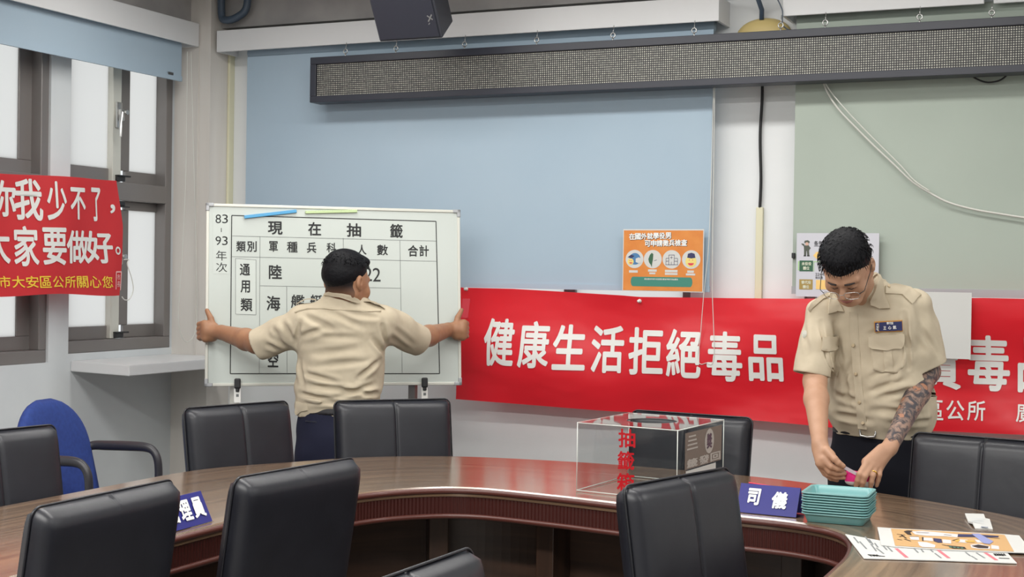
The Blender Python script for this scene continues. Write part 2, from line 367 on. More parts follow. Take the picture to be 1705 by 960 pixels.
def yy(px, X): return atX(px, 300, X)[1]
def side_window(name, z0, z1, ya, yb, stiles, panes):
    """bronze sliding window in the left wall: fixed frame, two stacked pairs of sashes"""
    bm = bmesh.new(); X0, X1 = XL-.10, XL-.012
    span(bm, (X0, ya, z0), (X1, yb, z0+.06), .004); span(bm, (X0, ya, z1-.05), (X1, yb, z1), .004)
    span(bm, (X0, ya, z0+.06), (X1-.055, ya+.04, z1-.05), .004); span(bm, (X0, yb-.05, z0+.06), (X1, yb, z1-.05), .004)
    span(bm, (X0, ya+.045, 1.797), (X1+.004, yb-.05, 1.888), .004)
    f = struct(name, bm, M['alu'])
    for lo, hi in ((z0+.06, 1.797), (1.888, z1-.05)):
        for k, (a, b) in enumerate(panes):
            x = XL-.045 if k == 0 else XL-.072; wl2 = .03 if k == 0 else .11; wr = .03 if k == 0 else max(.03, yb-.04-b)
            bm = bmesh.new(); wl = .03
            span(bm, (x-.02, a-wl, lo), (x, b+wr, lo+.066), .003); span(bm, (x-.02, a-wl, hi-.045), (x, b+wr, hi), .003)
            span(bm, (x-.02, a-wl2, lo+.066), (x, a, hi-.045), .003); span(bm, (x-.02, b, lo+.066), (x, b+wr, hi-.045), .003)
            s = obj('sash', bm, M['alu'], f)
            bm = bmesh.new(); span(bm, (x-.012, a-.004, lo+.062), (x-.008, b+.004, hi-.041)); obj('pane', bm, M['frost'], s)
        for a, b, m in stiles:
            bm = bmesh.new(); span(bm, (XL-.066, a, lo+.002), (XL-.02, b, hi-.002), .003); obj('meeting_stile', bm, m, f, label='aluminium meeting stile coloured pale as if lit')  # the light on this stile is put into its paler aluminium colour
        ym = (stiles[0][0]+stiles[0][1])/2
        bm = bmesh.new(); span(bm, (XL-.02, ym-.012, lo+.004), (XL-.004, ym+.05, lo+.03), .004); span(bm, (XL-.02, ym-.012, lo+.028), (XL+.002, ym+.085, lo+.036), .002); obj('sash_stop', bm, M['black_plastic'], f)
        if lo < 1.5:
            bm = bmesh.new(); span(bm, (XL-.02, ym-.012, hi-.03), (XL-.004, ym+.05, hi-.004), .004); span(bm, (XL-.02, ym-.012, hi-.036), (XL+.002, ym+.08, hi-.03), .002); obj('sash_stop', bm, M['black_plastic'], f)
    return f, ym
f1, ym = side_window('window_1', W1[2], W1[3], W1[0], W1[1], [(yy(187, XL-.02), yy(201, XL-.02), M['alu_pale'])], [(W1[0]+.045, yy(183, XL-.05)), (yy(213, XL-.08), yy(267, XL-.08))])
for z in (2.225, 1.5):
    bm = bmesh.new(); span(bm, (XL-.02, ym-.02, z-.065), (XL-.002, ym+.02, z+.065), .005); span(bm, (XL-.002, ym-.012, z-.03), (XL+.02, ym+.012, z+.03), .006)
    tube(bm, [(XL+.02, ym, z+.012), (XL+.035, ym-.03, z+.005), (XL+.04, ym-.045, z-.04), (XL+.04, ym-.045, z-.115)], [.011, .011, .009, .007], 10)
    tube(bm, [(XL+.018, ym, z+.012), (XL+.046, ym, z+.012)], .012, 12)
    autosmooth(obj('window_handle', bm, M['chrome'], f1, label='silver crescent latch handle'))
side_window('window_2', W2[2], W2[3], W2[0], W2[1], [(4.56, 4.62, M['alu_pale'])], [(W2[0]+.05, 4.55), (4.65, yy(28, XL-.08))])
for nm, (x0, x1, z0, z1) in (('window_3', B1), ('window_4', B2)):
    bm = bmesh.new()
    span(bm, (x0, YB+.02, z0), (x1, YB+.09, z0+.06), .004); span(bm, (x0, YB+.02, z1-.06), (x1, YB+.09, z1), .004)
    span(bm, (x0, YB+.02, z0+.06), (x0+.045, YB+.09, z1-.06), .004); span(bm, (x1-.045, YB+.02, z0+.06), (x1, YB+.09, z1-.06), .004)
    n = 4
    for k in range(1, n): xm = x0+(x1-x0)*k/n; span(bm, (xm-.03, YB+.03, z0+.06), (xm+.03, YB+.08, z1-.06), .004)
    f = struct(nm, bm, M['alu'])
    for k in range(n):
        bm = bmesh.new(); span(bm, (x0+(x1-x0)*k/n+.028, YB+.05, z0+.058), (x0+(x1-x0)*(k+1)/n-.028, YB+.054, z1-.058)); obj('pane', bm, M['frost'], f)
# sill ledge under the left window
bm = bmesh.new(); P = [(XL, 5.335), (-4.338, 5.253), (-4.338, 6.105), (XL, 6.105)]
lo = [bm.verts.new((x, y, .95)) for x, y in P]; hi = [bm.verts.new((x, y, 1.0)) for x, y in P]
bm.faces.new(lo[::-1]); bm.faces.new(hi)
for k in range(4): bm.faces.new((lo[k], lo[(k+1) % 4], hi[(k+1) % 4], hi[k]))
bmesh.ops.bevel(bm, geom=list(bm.edges), offset=.003, segments=2, affect='EDGES')
tag(obj('window_ledge', bm, M['valance']), 'white projecting window ledge below the corner window', 'ledge')

# ------------------------------------------------------------------ lights of the room (above the frame, some rows added as fill)
for i, (x, y, z, sx, sy, e) in enumerate(LAMPS):
    t = thing('ceiling_light', 'long unseen fluorescent ceiling light', 'ceiling light', (x, y, 3.12), 0, 'fluorescent lights hung from the ceiling')
    bm = bmesh.new(); span(bm, (-sx/2-.03, -sy/2-.02, -.17-.03), (sx/2+.03, sy/2+.02, -.17+.03), .006)
    for s in (-1, 1): tube(bm, [(s*sx*.35, 0, -.15), (s*sx*.35, 0, 0)], .008, 8)
    obj('housing', bm, M['white'], t)
    bm = bmesh.new()
    for s in (-1, 1): tube(bm, [(-sx/2, s*sy*.25, -.203), (sx/2, s*sy*.25, -.203)], .012, 10)
    obj('tube', bm, M['lamp'], t, True)

# ------------------------------------------------------------------ valances and roller blinds
def valance(lab, lo, hi, ends=(1, 1)):
    bm = bmesh.new(); lo = np.array(lo); hi = np.array(hi); d = .012
    if lo[0] == XL: span(bm, (hi[0]-d, lo[1], lo[2]), hi, .003); span(bm, (lo[0], lo[1], hi[2]-d), (hi[0]-d, hi[1], hi[2])); span(bm, (lo[0], hi[1]-d, lo[2]), (hi[0]-d, hi[1], hi[2]-d))
    else:
        span(bm, lo, (hi[0], lo[1]+d, hi[2]), .003); span(bm, (lo[0], lo[1]+d, hi[2]-d), hi)
        if ends[0]: span(bm, (lo[0], lo[1]+d, lo[2]), (lo[0]+d, hi[1], hi[2]-d))
        if ends[1]: span(bm, (hi[0]-d, lo[1]+d, lo[2]), (hi[0], hi[1], hi[2]-d))
    tag(obj('valance_box', bm, M['valance']), lab, 'valance', 'white valance boxes over the blinds')
valance('white valance box over the left wall windows', (XL, 3.2, 2.625), (-4.6, 6.098, 2.747))
valance('white valance box above the wide blue blind', (-4.505, 6.12, 2.596), (-1.784, YB, 2.708))
valance('white valance box above the pale green blind', (-1.497, 6.12, 2.598), (-.655, YB, 2.705), (1, 0))
valance('white valance box at the far right above the sign', (-.62, 6.14, 2.60), (1.2, YB, 2.70), (0, 1))
def blind(lab, pl, u0, u1, v0, v1, m, bar, barh=.022, ripple=0):
    t = thing('roller_blind', lab, 'roller blind', tuple(pl.at((u0+u1)/2, v0)), 0, 'roller blinds on the windows')
    sheet('blind_cloth', pl, u0, v0, u1, v1, .002, m, t, 24, 8)
    p = Plane(pl.at(0, 0, .004), pl.u, pl.v); sheet('bottom_bar', p, u0-.002, v0-.004, u1+.002, v0+barh, .012, bar, t)
    q = pl.at(u0, v1+.02, -.025); r = pl.at(u1, v1+.02, -.025); bm = bmesh.new(); tube(bm, [q, r], .028, 16); obj('roller', bm, m, t, True, world=True)
    return t
plB = Plane((0, 6.2, 0), (1, 0, 0), (0, 0, 1)); plG = Plane((0, 6.19, 0), (1, 0, 0), (0, 0, 1)); plL = Plane((-4.645, 0, 0), (0, 1, 0), (0, 0, 1))
blind('wide blue roller blind pulled down over the back window', plB, atY(412, 90, 6.2)[0], atY(1184, 300, 6.2)[0], 1.388, 2.575, M['blue_cloth'], M['blue_cloth'])
blind('pale green roller blind pulled down at the right', plG, atY(1322, 300, 6.19)[0], .95, 1.388, 2.575, M['green_cloth'], M['rail'], .03)
lb = blind('short blue roller blind half raised over the left windows', plL, 3.3, atX(302, 130, -4.645)[1], 2.437, 2.63, M['blue_cloth'], M['blue_cloth'])
pr = Print(Plane((-4.640, 0, 0), (0, 1, 0), (0, 0, 1)), .001); a = pr.p.uv(280, 121); b = pr.p.uv(299, 127.5); pr.rect(a[0], a[1]-.008, a[0]+(b[0]-a[0])*.45, a[1]+.006); pr.build('maker_tab', M['grey_ink'], lb)
def cordline(name, lab, pts, r=.0022, m=None, cat='cord', group=None, n=6):
    bm = bmesh.new(); tube(bm, pts, r, n); return tag(obj(name, bm, m or M['cord'], None, True), lab, cat, group)
P = [atY(x, y, 6.13) for x, y in ((1189, 60), (1188, 150), (1185.5, 250), (1183, 340), (1179, 420), (1172, 487), (1166, 560), (1162, 596), (1167, 606), (1176, 604), (1185, 606), (1189, 590), (1188, 540), (1186, 480), (1186.5, 400), (1188, 300), (1190, 150), (1191, 60))]
cordline('pull_cord', 'thin white pull cord looping down beside the wide blue blind', catmull(P, 6), .0017)
P = [atX(x, y, -4.58) for x, y in ((312, 86), (311, 180), (309, 300), (303, 430), (297, 520), (301, 555), (310, 569), (320, 563), (326, 545), (328, 510), (326, 400), (322, 250), (318, 86))]
cordline('pull_cord', 'white beaded pull cord hanging in front of the corner pillar', catmull(P, 6), .002)
P = [atX(x, y, -4.59) for x, y in ((206, 432), (214, 432), (212, 440), (219, 462), (222, 482), (216, 497), (208, 499), (203, 494))]
cordline('pull_cord', 'white cord end knotted on the window latch beside the red cloth banner', catmull(P, 6), .0026)

# ------------------------------------------------------------------ long dark LED sign
pl = Plane((0, 6.05, 0), (1, 0, 0), (0, 0, 1)); x0 = atY(516, 130, 6.05)[0]; x1 = .55; z0, z1 = 2.300, 2.526
t = thing('led_sign', 'long dark LED message sign hung across the wall above the blinds', 'sign', ((x0+x1)/2, 6.1, z0))
bm = bmesh.new(); za, zb = z0+.031, z0+.191
for lo, hi in (((x0, 6.05, z0), (x1, 6.15, za)), ((x0, 6.05, zb), (x1, 6.15, z1)), ((x0, 6.05, za), (x0+.034, 6.15, zb)), ((x1-.034, 6.05, za), (x1, 6.15, zb))): span(bm, lo, hi, .002)
span(bm, (x0+.03, 6.14, za-.001), (x1-.03, 6.15, zb+.001)); obj('housing', bm, M['led_case'], t, world=True)
bm = bmesh.new(); uvl = bm.loops.layers.uv.new('UVMap'); v = [bm.verts.new(p) for p in ((x0+.034, 6.062, za), (x1-.034, 6.062, za), (x1-.034, 6.062, zb), (x0+.034, 6.062, zb))]; v2 = [bm.verts.new(q.co+Vector((0, .02, 0))) for q in v]
f = bm.faces.new(v); bm.faces.new(v2[::-1])
for k in range(4): bm.faces.new((v[k], v2[k], v2[(k+1) % 4], v[(k+1) % 4]))
for fc in bm.faces:
    for l in fc.loops: l[uvl].uv = (l.vert.co.x-x0-.034, l.vert.co.z-za)
obj('dot_matrix_panel', bm, M['led'], t, world=True)
for px in (575, 659, 773, 893, 1020, 1155, 1299, 1373, 1530, 1650):
    p = atY(px, 100, 6.09); x = p[0]; bm = bmesh.new(); c = (x, 6.09, z1+.026); tube(bm, [(x+.011*math.cos(a), 6.09, z1+.028+.011*math.sin(a)) for a in [2*PI*k/14 for k in range(14)]], .0028, 6, closed=True)
    tube(bm, [(x, 6.09, z1-.004), (x, 6.09, z1+.018)], .0035, 8); tube(bm, [(x, 6.09, z1+.034), (x, 6.10, 2.60)], .0016, 6); obj('eye_bolt', bm, M['chrome'], t, True, world=True)

# ------------------------------------------------------------------ loudspeaker tilted down from the wall
A = math.radians(30); up = Vector((0, -math.sin(A), math.cos(A))); dp = Vector((0, math.cos(A), math.sin(A))); wx = Vector((1, 0, 0))
p0 = Vector(atY(632, 70, 5.66)); wd = .325; hgt = .46; dep = .22
t = thing('loudspeaker', 'dark grey loudspeaker tilted down in front of the white valance', 'loudspeaker', tuple(p0+wx*wd/2+dp*dep))
R = Matrix((wx, dp, up)).transposed()
bm = bmesh.new(); box(bm, p0+wx*wd/2+up*hgt/2+dp*dep/2, (wd, dep, hgt), R, .008, 3)
for v in bm.verts:                                     # the cabinet narrows towards its back
    q = v.co-p0; d = q.dot(dp)/dep
    if d > .5: v.co -= wx*((q.dot(wx)-wd/2)*.28*(d-.5)*2)
obj('cabinet', bm, M['speaker'], t, world=True)
bm = bmesh.new(); box(bm, p0+wx*wd/2+up*hgt/2-dp*.004, (wd-.02, .012, hgt-.02), R, .004, 2); obj('grille', bm, M['led_case'], t, world=True)
pr = Print(Plane(p0-dp*.0105, wx, up), .001); a = pr.p.uv(716, 30)
pr.seg((a[0]-.012, a[1]-.016), (a[0]+.012, a[1]+.016), .006); pr.seg((a[0]-.012, a[1]+.012), (a[0]+.012, a[1]-.008), .006); pr.seg((a[0]-.014, a[1]-.03), (a[0]-.006, a[1]-.022), .004); pr.build('badge', M['chrome'], t)
bm = bmesh.new(); q = p0+wx*wd/2+up*.25+dp*dep; tube(bm, [q, (q.x, 6.0, q.z+.06), (q.x, 6.16, q.z+.07)], .018, 10); obj('bracket', bm, M['black_plastic'], t, True, world=True)

# ------------------------------------------------------------------ wires, pipe, trunking on the pier between the blinds
x = -1.626
cordline('conduit_pipe', 'blue grey conduit pipe running down to the beige dome', [(x, 6.145, 3.1), (x, 6.145, 2.72), (x, 6.262, 2.66), (x, 6.262, 2.615)], .011, M['pipe'], 'pipe', None, 12)
bm = bmesh.new(); pf = [(.125, 0), (.127, .012), (.118, .03), (.095, .045), (.05, .053), (.002, .055)]
lathe(bm, pf, (0, 0, 0), 36); bmesh.ops.rotate(bm, matrix=Matrix.Rotation(PI/2, 3, 'X'), verts=bm.verts)
for v in bm.verts: v.co.z *= .62; v.co += Vector((x+.005, YB, 2.548))
tag(obj('dome_fitting', bm, M['beige'], None, True), 'aged beige dome fitting on the pier behind the LED sign', 'dome fitting')
cordline('cable', 'black cable running straight down the white pier', catmull([(x, 6.255, 2.53), (x+.004, 6.28, 2.3), (x-.004, 6.285, 2.1), (x+.003, 6.285, 1.9), (x, 6.285, 1.765)], 8), .0075, M['black'], 'cable')
bm = bmesh.new(); span(bm, (x-.016, 6.278, 1.1), (x+.016, YB, 1.772), .003); tag(obj('cable_trunking', bm, M['cream_plastic']), 'cream vertical cable trunking on the white pier', 'trunking')
P = [atY(a, b, 6.165) for a, b in ((1366, 120), (1376, 150), (1395, 180), (1425, 212), (1455, 242), (1490, 275), (1520, 303), (1550, 322), (1580, 337), (1620, 348), (1660, 355), (1705, 362), (1740, 366), (1850, 374), (2000, 372), (2080, 340), (2110, 200), (2110, 120))]
cordline('cable', 'white cable draped across the pale green blind', catmull(P, 5), .0045)
P = [atY(a, b, 6.15) for a, b in ((1366, 118), (1380, 148), (1408, 182), (1440, 216), (1470, 246), (1500, 276), (1522, 300), (1548, 318))]
cordline('cable', 'second thinner white cable beside the draped one on the green blind', catmull(P, 5), .0028)
P = [(p[0], 6.16, p[2]) for p in [atY(a, b, 6.16) for a, b in ((1610, 112), (1618, 126), (1635, 135), (1650, 137), (1668, 132), (1682, 118), (1684, 108))]]
cordline('cable', 'black cable loop hanging below the LED sign', catmull(P, 5), .0035, M['black'], 'cable')
P = [atY(a, b, 6.11) for a, b in ((1292, -6), (1299, 8), (1303, 20), (1303, 40), (1310, 48), (1318, 52))]
cordline('cable', 'thin dark cable by the second valance box', catmull(P, 5), .003, M['pipe'], 'cable')
P = [(-4.49, 6.14, 3.0), (-4.49, 6.14, 2.8), (-4.45, 6.13, 2.762), (-4.38, 6.13, 2.775), (-4.33, 6.14, 2.83), (-4.33, 6.14, 3.0)]
cordline('pipe', 'dark grey pipe bend high in the wall corner', catmull(P, 6), .02, M['pipe'], 'pipe', None, 12)

# ------------------------------------------------------------------ long red banner on the back wall
def wav(u, v):
    return .014*math.sin(2.1*u+1.6*v+.5)+.011*math.sin(4.3*u-5.5*v)+.005*math.sin(10*u+7*v+1)+.020*math.sin(11.5*v+2.2*math.sin(2.0*u)+.6)
plR = Plane((0, 6.13, 0), (1, 0, 0), (0, 0, 1), wav)
t = thing('wall_banner', 'long glossy red banner with white slogan along the back wall', 'banner', (-1.4, 6.15, .82))
tp = np.array([plR.uv(*q) for q in ((765, 478.5), (850, 480.5), (920, 484.5), (1035, 491.5), (1063, 494), (1200, 496), (1325, 497), (1640, 495.5), (1705, 497))])
bp_ = np.array([plR.uv(*q) for q in ((763, 664), (1012, 684.5), (1255, 700), (1340, 707), (1384, 711), (1700, 722))])
BU0 = atY(765, 560, 6.15)[0]; NU, NV = 260, 44; BU1 = .75
bm = bmesh.new(); G = []
for off in (0, -.0015):
    rows = []
    for j in range(NV+1):
        row = []
        for i in range(NU+1):
            u = BU0+(BU1-BU0)*i/NU; a_ = np.interp(u, bp_[:, 0], bp_[:, 1]); b_ = np.interp(u, tp[:, 0], tp[:, 1]); row.append(bm.verts.new(plR.at(u, a_+(b_-a_)*j/NV, off)))
        rows.append(row)
    G.append(rows)
for j in range(NV):
    for i in range(NU):
        bm.faces.new((G[0][j][i], G[0][j][i+1], G[0][j+1][i+1], G[0][j+1][i])); bm.faces.new((G[1][j][i], G[1][j+1][i], G[1][j+1][i+1], G[1][j][i+1]))
obj('banner_sheet', bm, M['banner'], t, True, world=True)
pr = Print(plR, .003)
c1 = lambda x: x/2.94+760; c2 = lambda y: y/2.94+460
for ch, (a, b, c, d) in zip('健康生活拒絕毒品', [(145, 205, 292, 437), (312, 218, 462, 447), (480, 235, 635, 457), (660, 240, 817, 472), (840, 250, 1010, 482), (1025, 258, 1195, 497), (1225, 270, 1397, 515), (1427, 285, 1597, 515)]):
    pr.cpix(ch, c1(a), c2(b), c1(c), c2(d), .022, .03)
for ch, r in (('販', (1448, 556, 1514, 645)), ('賣', (1530, 556, 1600, 648)), ('毒', (1611, 558, 1681, 651)), ('品', (1694, 560, 1764, 654))): pr.cpix(ch, *r, .022, .03)
pr.build('slogan', M['text_silver'], t)
pr = Print(plR, .003)
for k, ch in enumerate('臺中市大安區公所'): pr.cpix(ch, 1366+35*k, 664+.35*k, 1396+35*k, 696+.5*k, .012, .03)
pr.cpix('廣', 1692, 670, 1722, 702, .012, .03)
pr.build('office_name', M['text_silver'], t)
for px, py in ((773, 481), (1063.5, 501)):
    a = plR.uv(px, py); bm = bmesh.new(); c = plR.at(a[0], a[1], .001); lathe(bm, [(.009, 0), (.0095, .003), (.006, .006), (.005, .014), (.007, .018), (.002, .02)], (0, 0, 0), 14); bmesh.ops.rotate(bm, matrix=Matrix.Rotation(PI/2, 3, 'X'), verts=bm.verts); bmesh.ops.translate(bm, vec=c, verts=bm.verts)
    obj('push_pin', bm, M['white'], t, True, world=True)
a = plR.uv(767, 529); b = plR.uv(780, 497); pr = Print(plR, .002); pr.rect(a[0], a[1], b[0], b[1]); pr.build('tape_strip', mat('faded_red_tape', (216, 60, 74), .5), t)
pl = Plane((0, 6.06, 0), (1, 0, 0), (0, 0, 1)); a = pl.uv(1538, 595); b = pl.uv(1618, 487)
o = sheet('paper_sheet', pl, a[0], a[1], b[0], b[1], .0015, M['paper']); tag(o, 'blank white paper sheet hung over the upper edge of the red wall banner', 'paper')

# ------------------------------------------------------------------ red cloth banner on the left windows
def wavl(u, v): return .014*math.sin(7*u+2*v)+.008*math.sin(13*u-5*v+.7)
plC = Plane((-4.60, 0, 0), (0, 1, 0), (0, 0, 1), wavl)
t = thing('cloth_banner', 'red cloth banner with brush lettering hung across the left windows', 'banner', (-4.6, 4.8, 1.33))
e = [plC.uv(*q) for q in ((198, 300), (206, 375), (204, 430), (199, 490))]; zt = plC.uv(0, 288); zb = plC.uv(0, 492)
NU, NV = 120, 40; bm = bmesh.new(); G = []
ez = [q[1] for q in e][::-1]; ey = [q[0] for q in e][::-1]
for off in (0, -.0015):
    rows = []
    for j in range(NV+1):
        zr = ez[0]+(ez[-1]-ez[0])*j/NV; yr = float(np.interp(zr, ez, ey)); zl = zb[1]+(zt[1]-zb[1])*j/NV; yl = 3.62
        row = []
        for i in range(NU+1):
            s = i/NU; y = yl+(yr-yl)*s; k = (y-zt[0])/(yr-zt[0]); z = zl+(zr-zl)*max(k, 0)+.006*math.sin(9*y)*(1 if j in (0,) else .3)
            row.append(bm.verts.new(plC.at(y, z, off)))
        rows.append(row)
    G.append(rows)
for j in range(NV):
    for i in range(NU):
        bm.faces.new((G[0][j][i], G[0][j][i+1], G[0][j+1][i+1], G[0][j+1][i])); bm.faces.new((G[1][j][i], G[1][j+1][i], G[1][j+1][i+1], G[1][j][i+1]))
obj('banner_cloth', bm, M['cloth_red'], t, True, world=True)
s_ = 220/960
pr = Print(plC, .003)
for ch, (a, b, c, d) in zip('你我少不了，', [(-75, 85, 130, 350), (120, 75, 300, 378), (325, 95, 455, 380), (483, 140, 610, 372), (662, 140, 742, 385), (808, 262, 845, 328)]): pr.cpix(ch, a*s_, b*s_+280, c*s_, d*s_+280, .022, .06, -.08)
for ch, (a, b, c, d) in zip('大家要做好。', [(-90, 412, 95, 692), (120, 418, 275, 712), (298, 430, 462, 702), (462, 450, 640, 692), (615, 455, 815, 690), (834, 568, 874, 628)]): pr.cpix(ch, a*s_, b*s_+280, c*s_, d*s_+280, .022 if ch != '。' else .01, .02, -.06)
pr.build('slogan', M['text_silver'], t)
pr = Print(plC, .003)
for k, ch in enumerate('臺中市大安區公所關心您'): a = -160+88.5*k; pr.cpix(ch, a*s_, 782*s_+280, (a+80)*s_, 868*s_+280, .012, -.02, -.08)
pr.build('office_name', M['text_yellow'], t)
pr = Print(plC, .003)
for a, b in (((836, 752), (880, 752)), ((880, 752), (872, 885)), ((836, 752), (832, 880))): pr.segpix((a[0]*s_, a[1]*s_+280), (b[0]*s_, b[1]*s_+280), .007)
for k, ch in enumerate('市長'): pr.cpix(ch, 842*s_, (768+52*k)*s_+280, 870*s_, (812+52*k)*s_+280, .01)
pr.build('seal_mark', mat('pale_pink_print', (226, 170, 168), .6), t)

# ------------------------------------------------------------------ posters
plP = Plane((0, 6.165, 0), (1, 0, 0), (0, 0, 1)); q0 = plP.uv(1036, 484); q1 = plP.uv(1172.5, 381.2)
t = thing('poster', 'orange notice poster with four round icons at the foot of the blue blind', 'poster', tuple(plP.at((q0[0]+q1[0])/2, q0[1])), 0, 'posters at the back')
W_, H_ = q1[0]-q0[0], q1[1]-q0[1]; pp = Plane(plP.at(q0[0], q0[1]), (1, 0, 0), (0, 0, 1))
sheet('paper_sheet', pp, 0, 0, W_, H_, .003, M['paper'], t)
def pu(x, y): return ((x-190)/(1122-190)*W_, (855-y)/(855-150)*H_)
pr = Print(pp, .0008); pr.poly([pu(*k) for k in ((200, 845), (1112, 845), (1112, 165), (200, 165))]); pr.build('orange_ground', M['orange'], t)
pr = Print(pp, .0014); pr2 = Print(pp, .0018)
for s, chs, x, y in ((pr, '在國外就學役男', 262, 190), (pr, '可申請徵兵檢查', 445, 268)):
    for k, ch in enumerate(chs):
        xx = x+70*k; yy_ = y-2*k+8; a = pu(xx+3, yy_+78); b = pu(xx+73, yy_+3); pr.crect(ch, a[0], a[1], b[0], b[1], .07, -.0)
        a = pu(xx, yy_+74); b = pu(xx+68, yy_); pr2.crect(ch, a[0], a[1], b[0], b[1], .03)
pr.build('title_shadow', M['ink'], t); pr2.build('title', M['text_white'], t)
pr = Print(pp, .0014)
for k, x in enumerate((330, 542, 760, 982)): a = pu(x, 490); pr.disc(a[0], a[1], 104*W_/932, 36, 104*H_/705)
for k, (x0_, y0_, x1_, y1_) in enumerate(((268, 618, 370, 645), (490, 605, 590, 632), (505, 640, 575, 660), (685, 608, 830, 636), (685, 642, 830, 665), (940, 612, 1015, 638), (925, 645, 1030, 668))): a = pu(x0_, y1_); b = pu(x1_, y0_); pr.rect(a[0], a[1], b[0], b[1])
pr.build('icon_discs', M['paper'], t)
pr = Print(pp, .0014); a = pu(290, 798); b = pu(1000, 690); h = (b[1]-a[1])/2
pr.poly([(a[0]+h*.5+h*.5*math.cos(k), a[1]+h+h*math.sin(k)) for k in np.linspace(PI/2, 1.5*PI, 12)]+[(b[0]-h*.5+h*.5*math.cos(k), a[1]+h+h*math.sin(k)) for k in np.linspace(-PI/2, PI/2, 12)]); pr.build('text_box', M['poster_teal'], t)
pr = Print(pp, .0022)
for k in range(20): a = pu(450+19.5*k, 724); b = pu(466+19.5*k, 706); pr.crect('國役體檢申請外館查'[k % 9], a[0], a[1], b[0], b[1], .02)
pr.build('small_print', M['text_silver'], t)
pr = Print(pp, .002)                                   # globe, island, hospital and cap
a = pu(335, 488); pr.disc(a[0], a[1], .027, 24)
a = pu(985, 452); pr.build('globe_icon', M['blue_print'], t)
pr = Print(pp, .0024); pr.poly([pu(*k) for k in ((530, 418), (548, 432), (545, 490), (535, 545), (532, 580), (522, 555), (500, 525), (492, 490), (510, 440))]); pr.build('island_icon', M['green_print'], t)
pr = Print(pp, .0024)
for a, b in (((728, 440), (790, 440)), ((728, 440), (728, 548)), ((790, 440), (790, 548)), ((696, 478), (728, 478)), ((696, 478), (696, 548)), ((790, 478), (828, 478)), ((828, 478), (828, 548)), ((690, 550), (834, 550)), ((758, 452), (758, 486)), ((744, 468), (772, 468)), ((758, 515), (758, 548)), ((696, 510), (728, 510)), ((790, 510), (828, 510)), ((560, 505), (590, 498))): pr.seg(pu(*a), pu(*b), .0016)
pr.poly([pu(*k) for k in ((938, 470), (945, 425), (985, 414), (1020, 425), (1030, 470), (985, 478))]); pr.poly([pu(*k) for k in ((250, 470), (290, 440), (330, 455), (300, 480))]); pr.build('line_icons', M['navy_print'], t)
pr = Print(pp, .0022); a = pu(980, 512); pr.disc(a[0], a[1], .026, 24); a = pu(285, 520); pr.disc(a[0], a[1], .015, 20); pr.build('face_icons', M['skin_print'], t)
pr = Print(pp, .0027)
for x, y, k in ((980, 530, 1), (288, 528, .55)): pr.poly([pu(x+34*k*math.cos(a), y+26*k*math.sin(a)) for a in np.linspace(0, PI, 12)])
for x, y in ((962, 496), (1000, 496), (276, 508), (296, 508)): a = pu(x, y); pr.disc(a[0], a[1], .0022, 8)
pr.build('smiles', M['hot_red'], t)
pr = Print(pp, .0026); pr.poly([pu(*k) for k in ((345, 485), (380, 470), (420, 490), (400, 545), (345, 525))]); pr.build('book_icon', M['paper'], t)

plQ = Plane((0, 6.15, 0), (1, 0, 0), (0, 0, 1)); q0 = plQ.uv(1325, 493); q1 = plQ.uv(1464, 388); W_, H_ = q1[0]-q0[0], q1[1]-q0[1]
t = thing('poster', 'white notice board with a saluting figure on the pale green blind', 'poster', tuple(plQ.at((q0[0]+q1[0])/2, q0[1])), 0, 'posters at the back')
pp = Plane(plQ.at(q0[0], q0[1]), (1, 0, 0), (0, 0, 1)); sheet('panel', pp, 0, 0, W_, H_, .008, mat('pale_grey_panel', (196, 196, 204), .4), t)
def pu(x, y): return ((x-80)/(525-80)*W_, (425-y)/(425-85)*H_)
def rc(p, x0, y0, x1, y1): a = pu(x0, y1); b = pu(x1, y0); p.rect(a[0], a[1], b[0], b[1])
pr = Print(pp, .001); rc(pr, 98, 232, 172, 290); pr.build('green_tile', M['green_print'], t)
pr = Print(pp, .001); rc(pr, 98, 333, 172, 387); pr.build('gold_tile', M['olive_print'], t)
pr = Print(pp, .001); pr.poly([pu(*k) for k in ((172, 205), (190, 185), (230, 185), (230, 222), (190, 222))]); rc(pr, 190, 335, 250, 385); pr.build('amber_arrow', mat('amber_print', (236, 196, 120), .5), t)
pr = Print(pp, .001); rc(pr, 175, 236, 178, 290); rc(pr, 178, 236, 300, 240); rc(pr, 90, 236, 96, 285); pr.build('green_rule', mat('light_green_print', (164, 206, 140), .5), t)
pr = Print(pp, .0016)
for k, ch in enumerate('各年次役男'): a = pu(176+25*k, 150); b = pu(198+25*k, 126); pr.crect(ch, a[0], a[1], b[0], b[1], .01)
for k, ch in enumerate('224年度'): a = pu(186+12*k, 312); b = pu(197+12*k, 298); pr.crect(ch, a[0], a[1], b[0], b[1], 0)
for k, ch in enumerate('徵兵處'): a = pu(186+14*k, 330); b = pu(199+14*k, 316); pr.crect(ch, a[0], a[1], b[0], b[1], 0)
rc(pr, 176, 153, 300, 155); pr.poly([pu(*k) for k in ((205, 285), (213, 275), (216, 281), (208, 291))]); pr.build('notice_text', M['ink'], t)
pr = Print(pp, .0016)
for k, ch in enumerate('未役役'): a = pu(110+18*k, 258); b = pu(127+18*k, 240); pr.crect(ch, a[0], a[1], b[0], b[1], .02)
for k, ch in enumerate('體位'): a = pu(118+18*k, 282); b = pu(135+18*k, 264); pr.crect(ch, a[0], a[1], b[0], b[1], .02)
for k, ch in enumerate('替代役'): a = pu(110+18*k, 358); b = pu(127+18*k, 340); pr.crect(ch, a[0], a[1], b[0], b[1], .02)
for k, ch in enumerate('體位'): a = pu(118+18*k, 382); b = pu(135+18*k, 364); pr.crect(ch, a[0], a[1], b[0], b[1], .02)
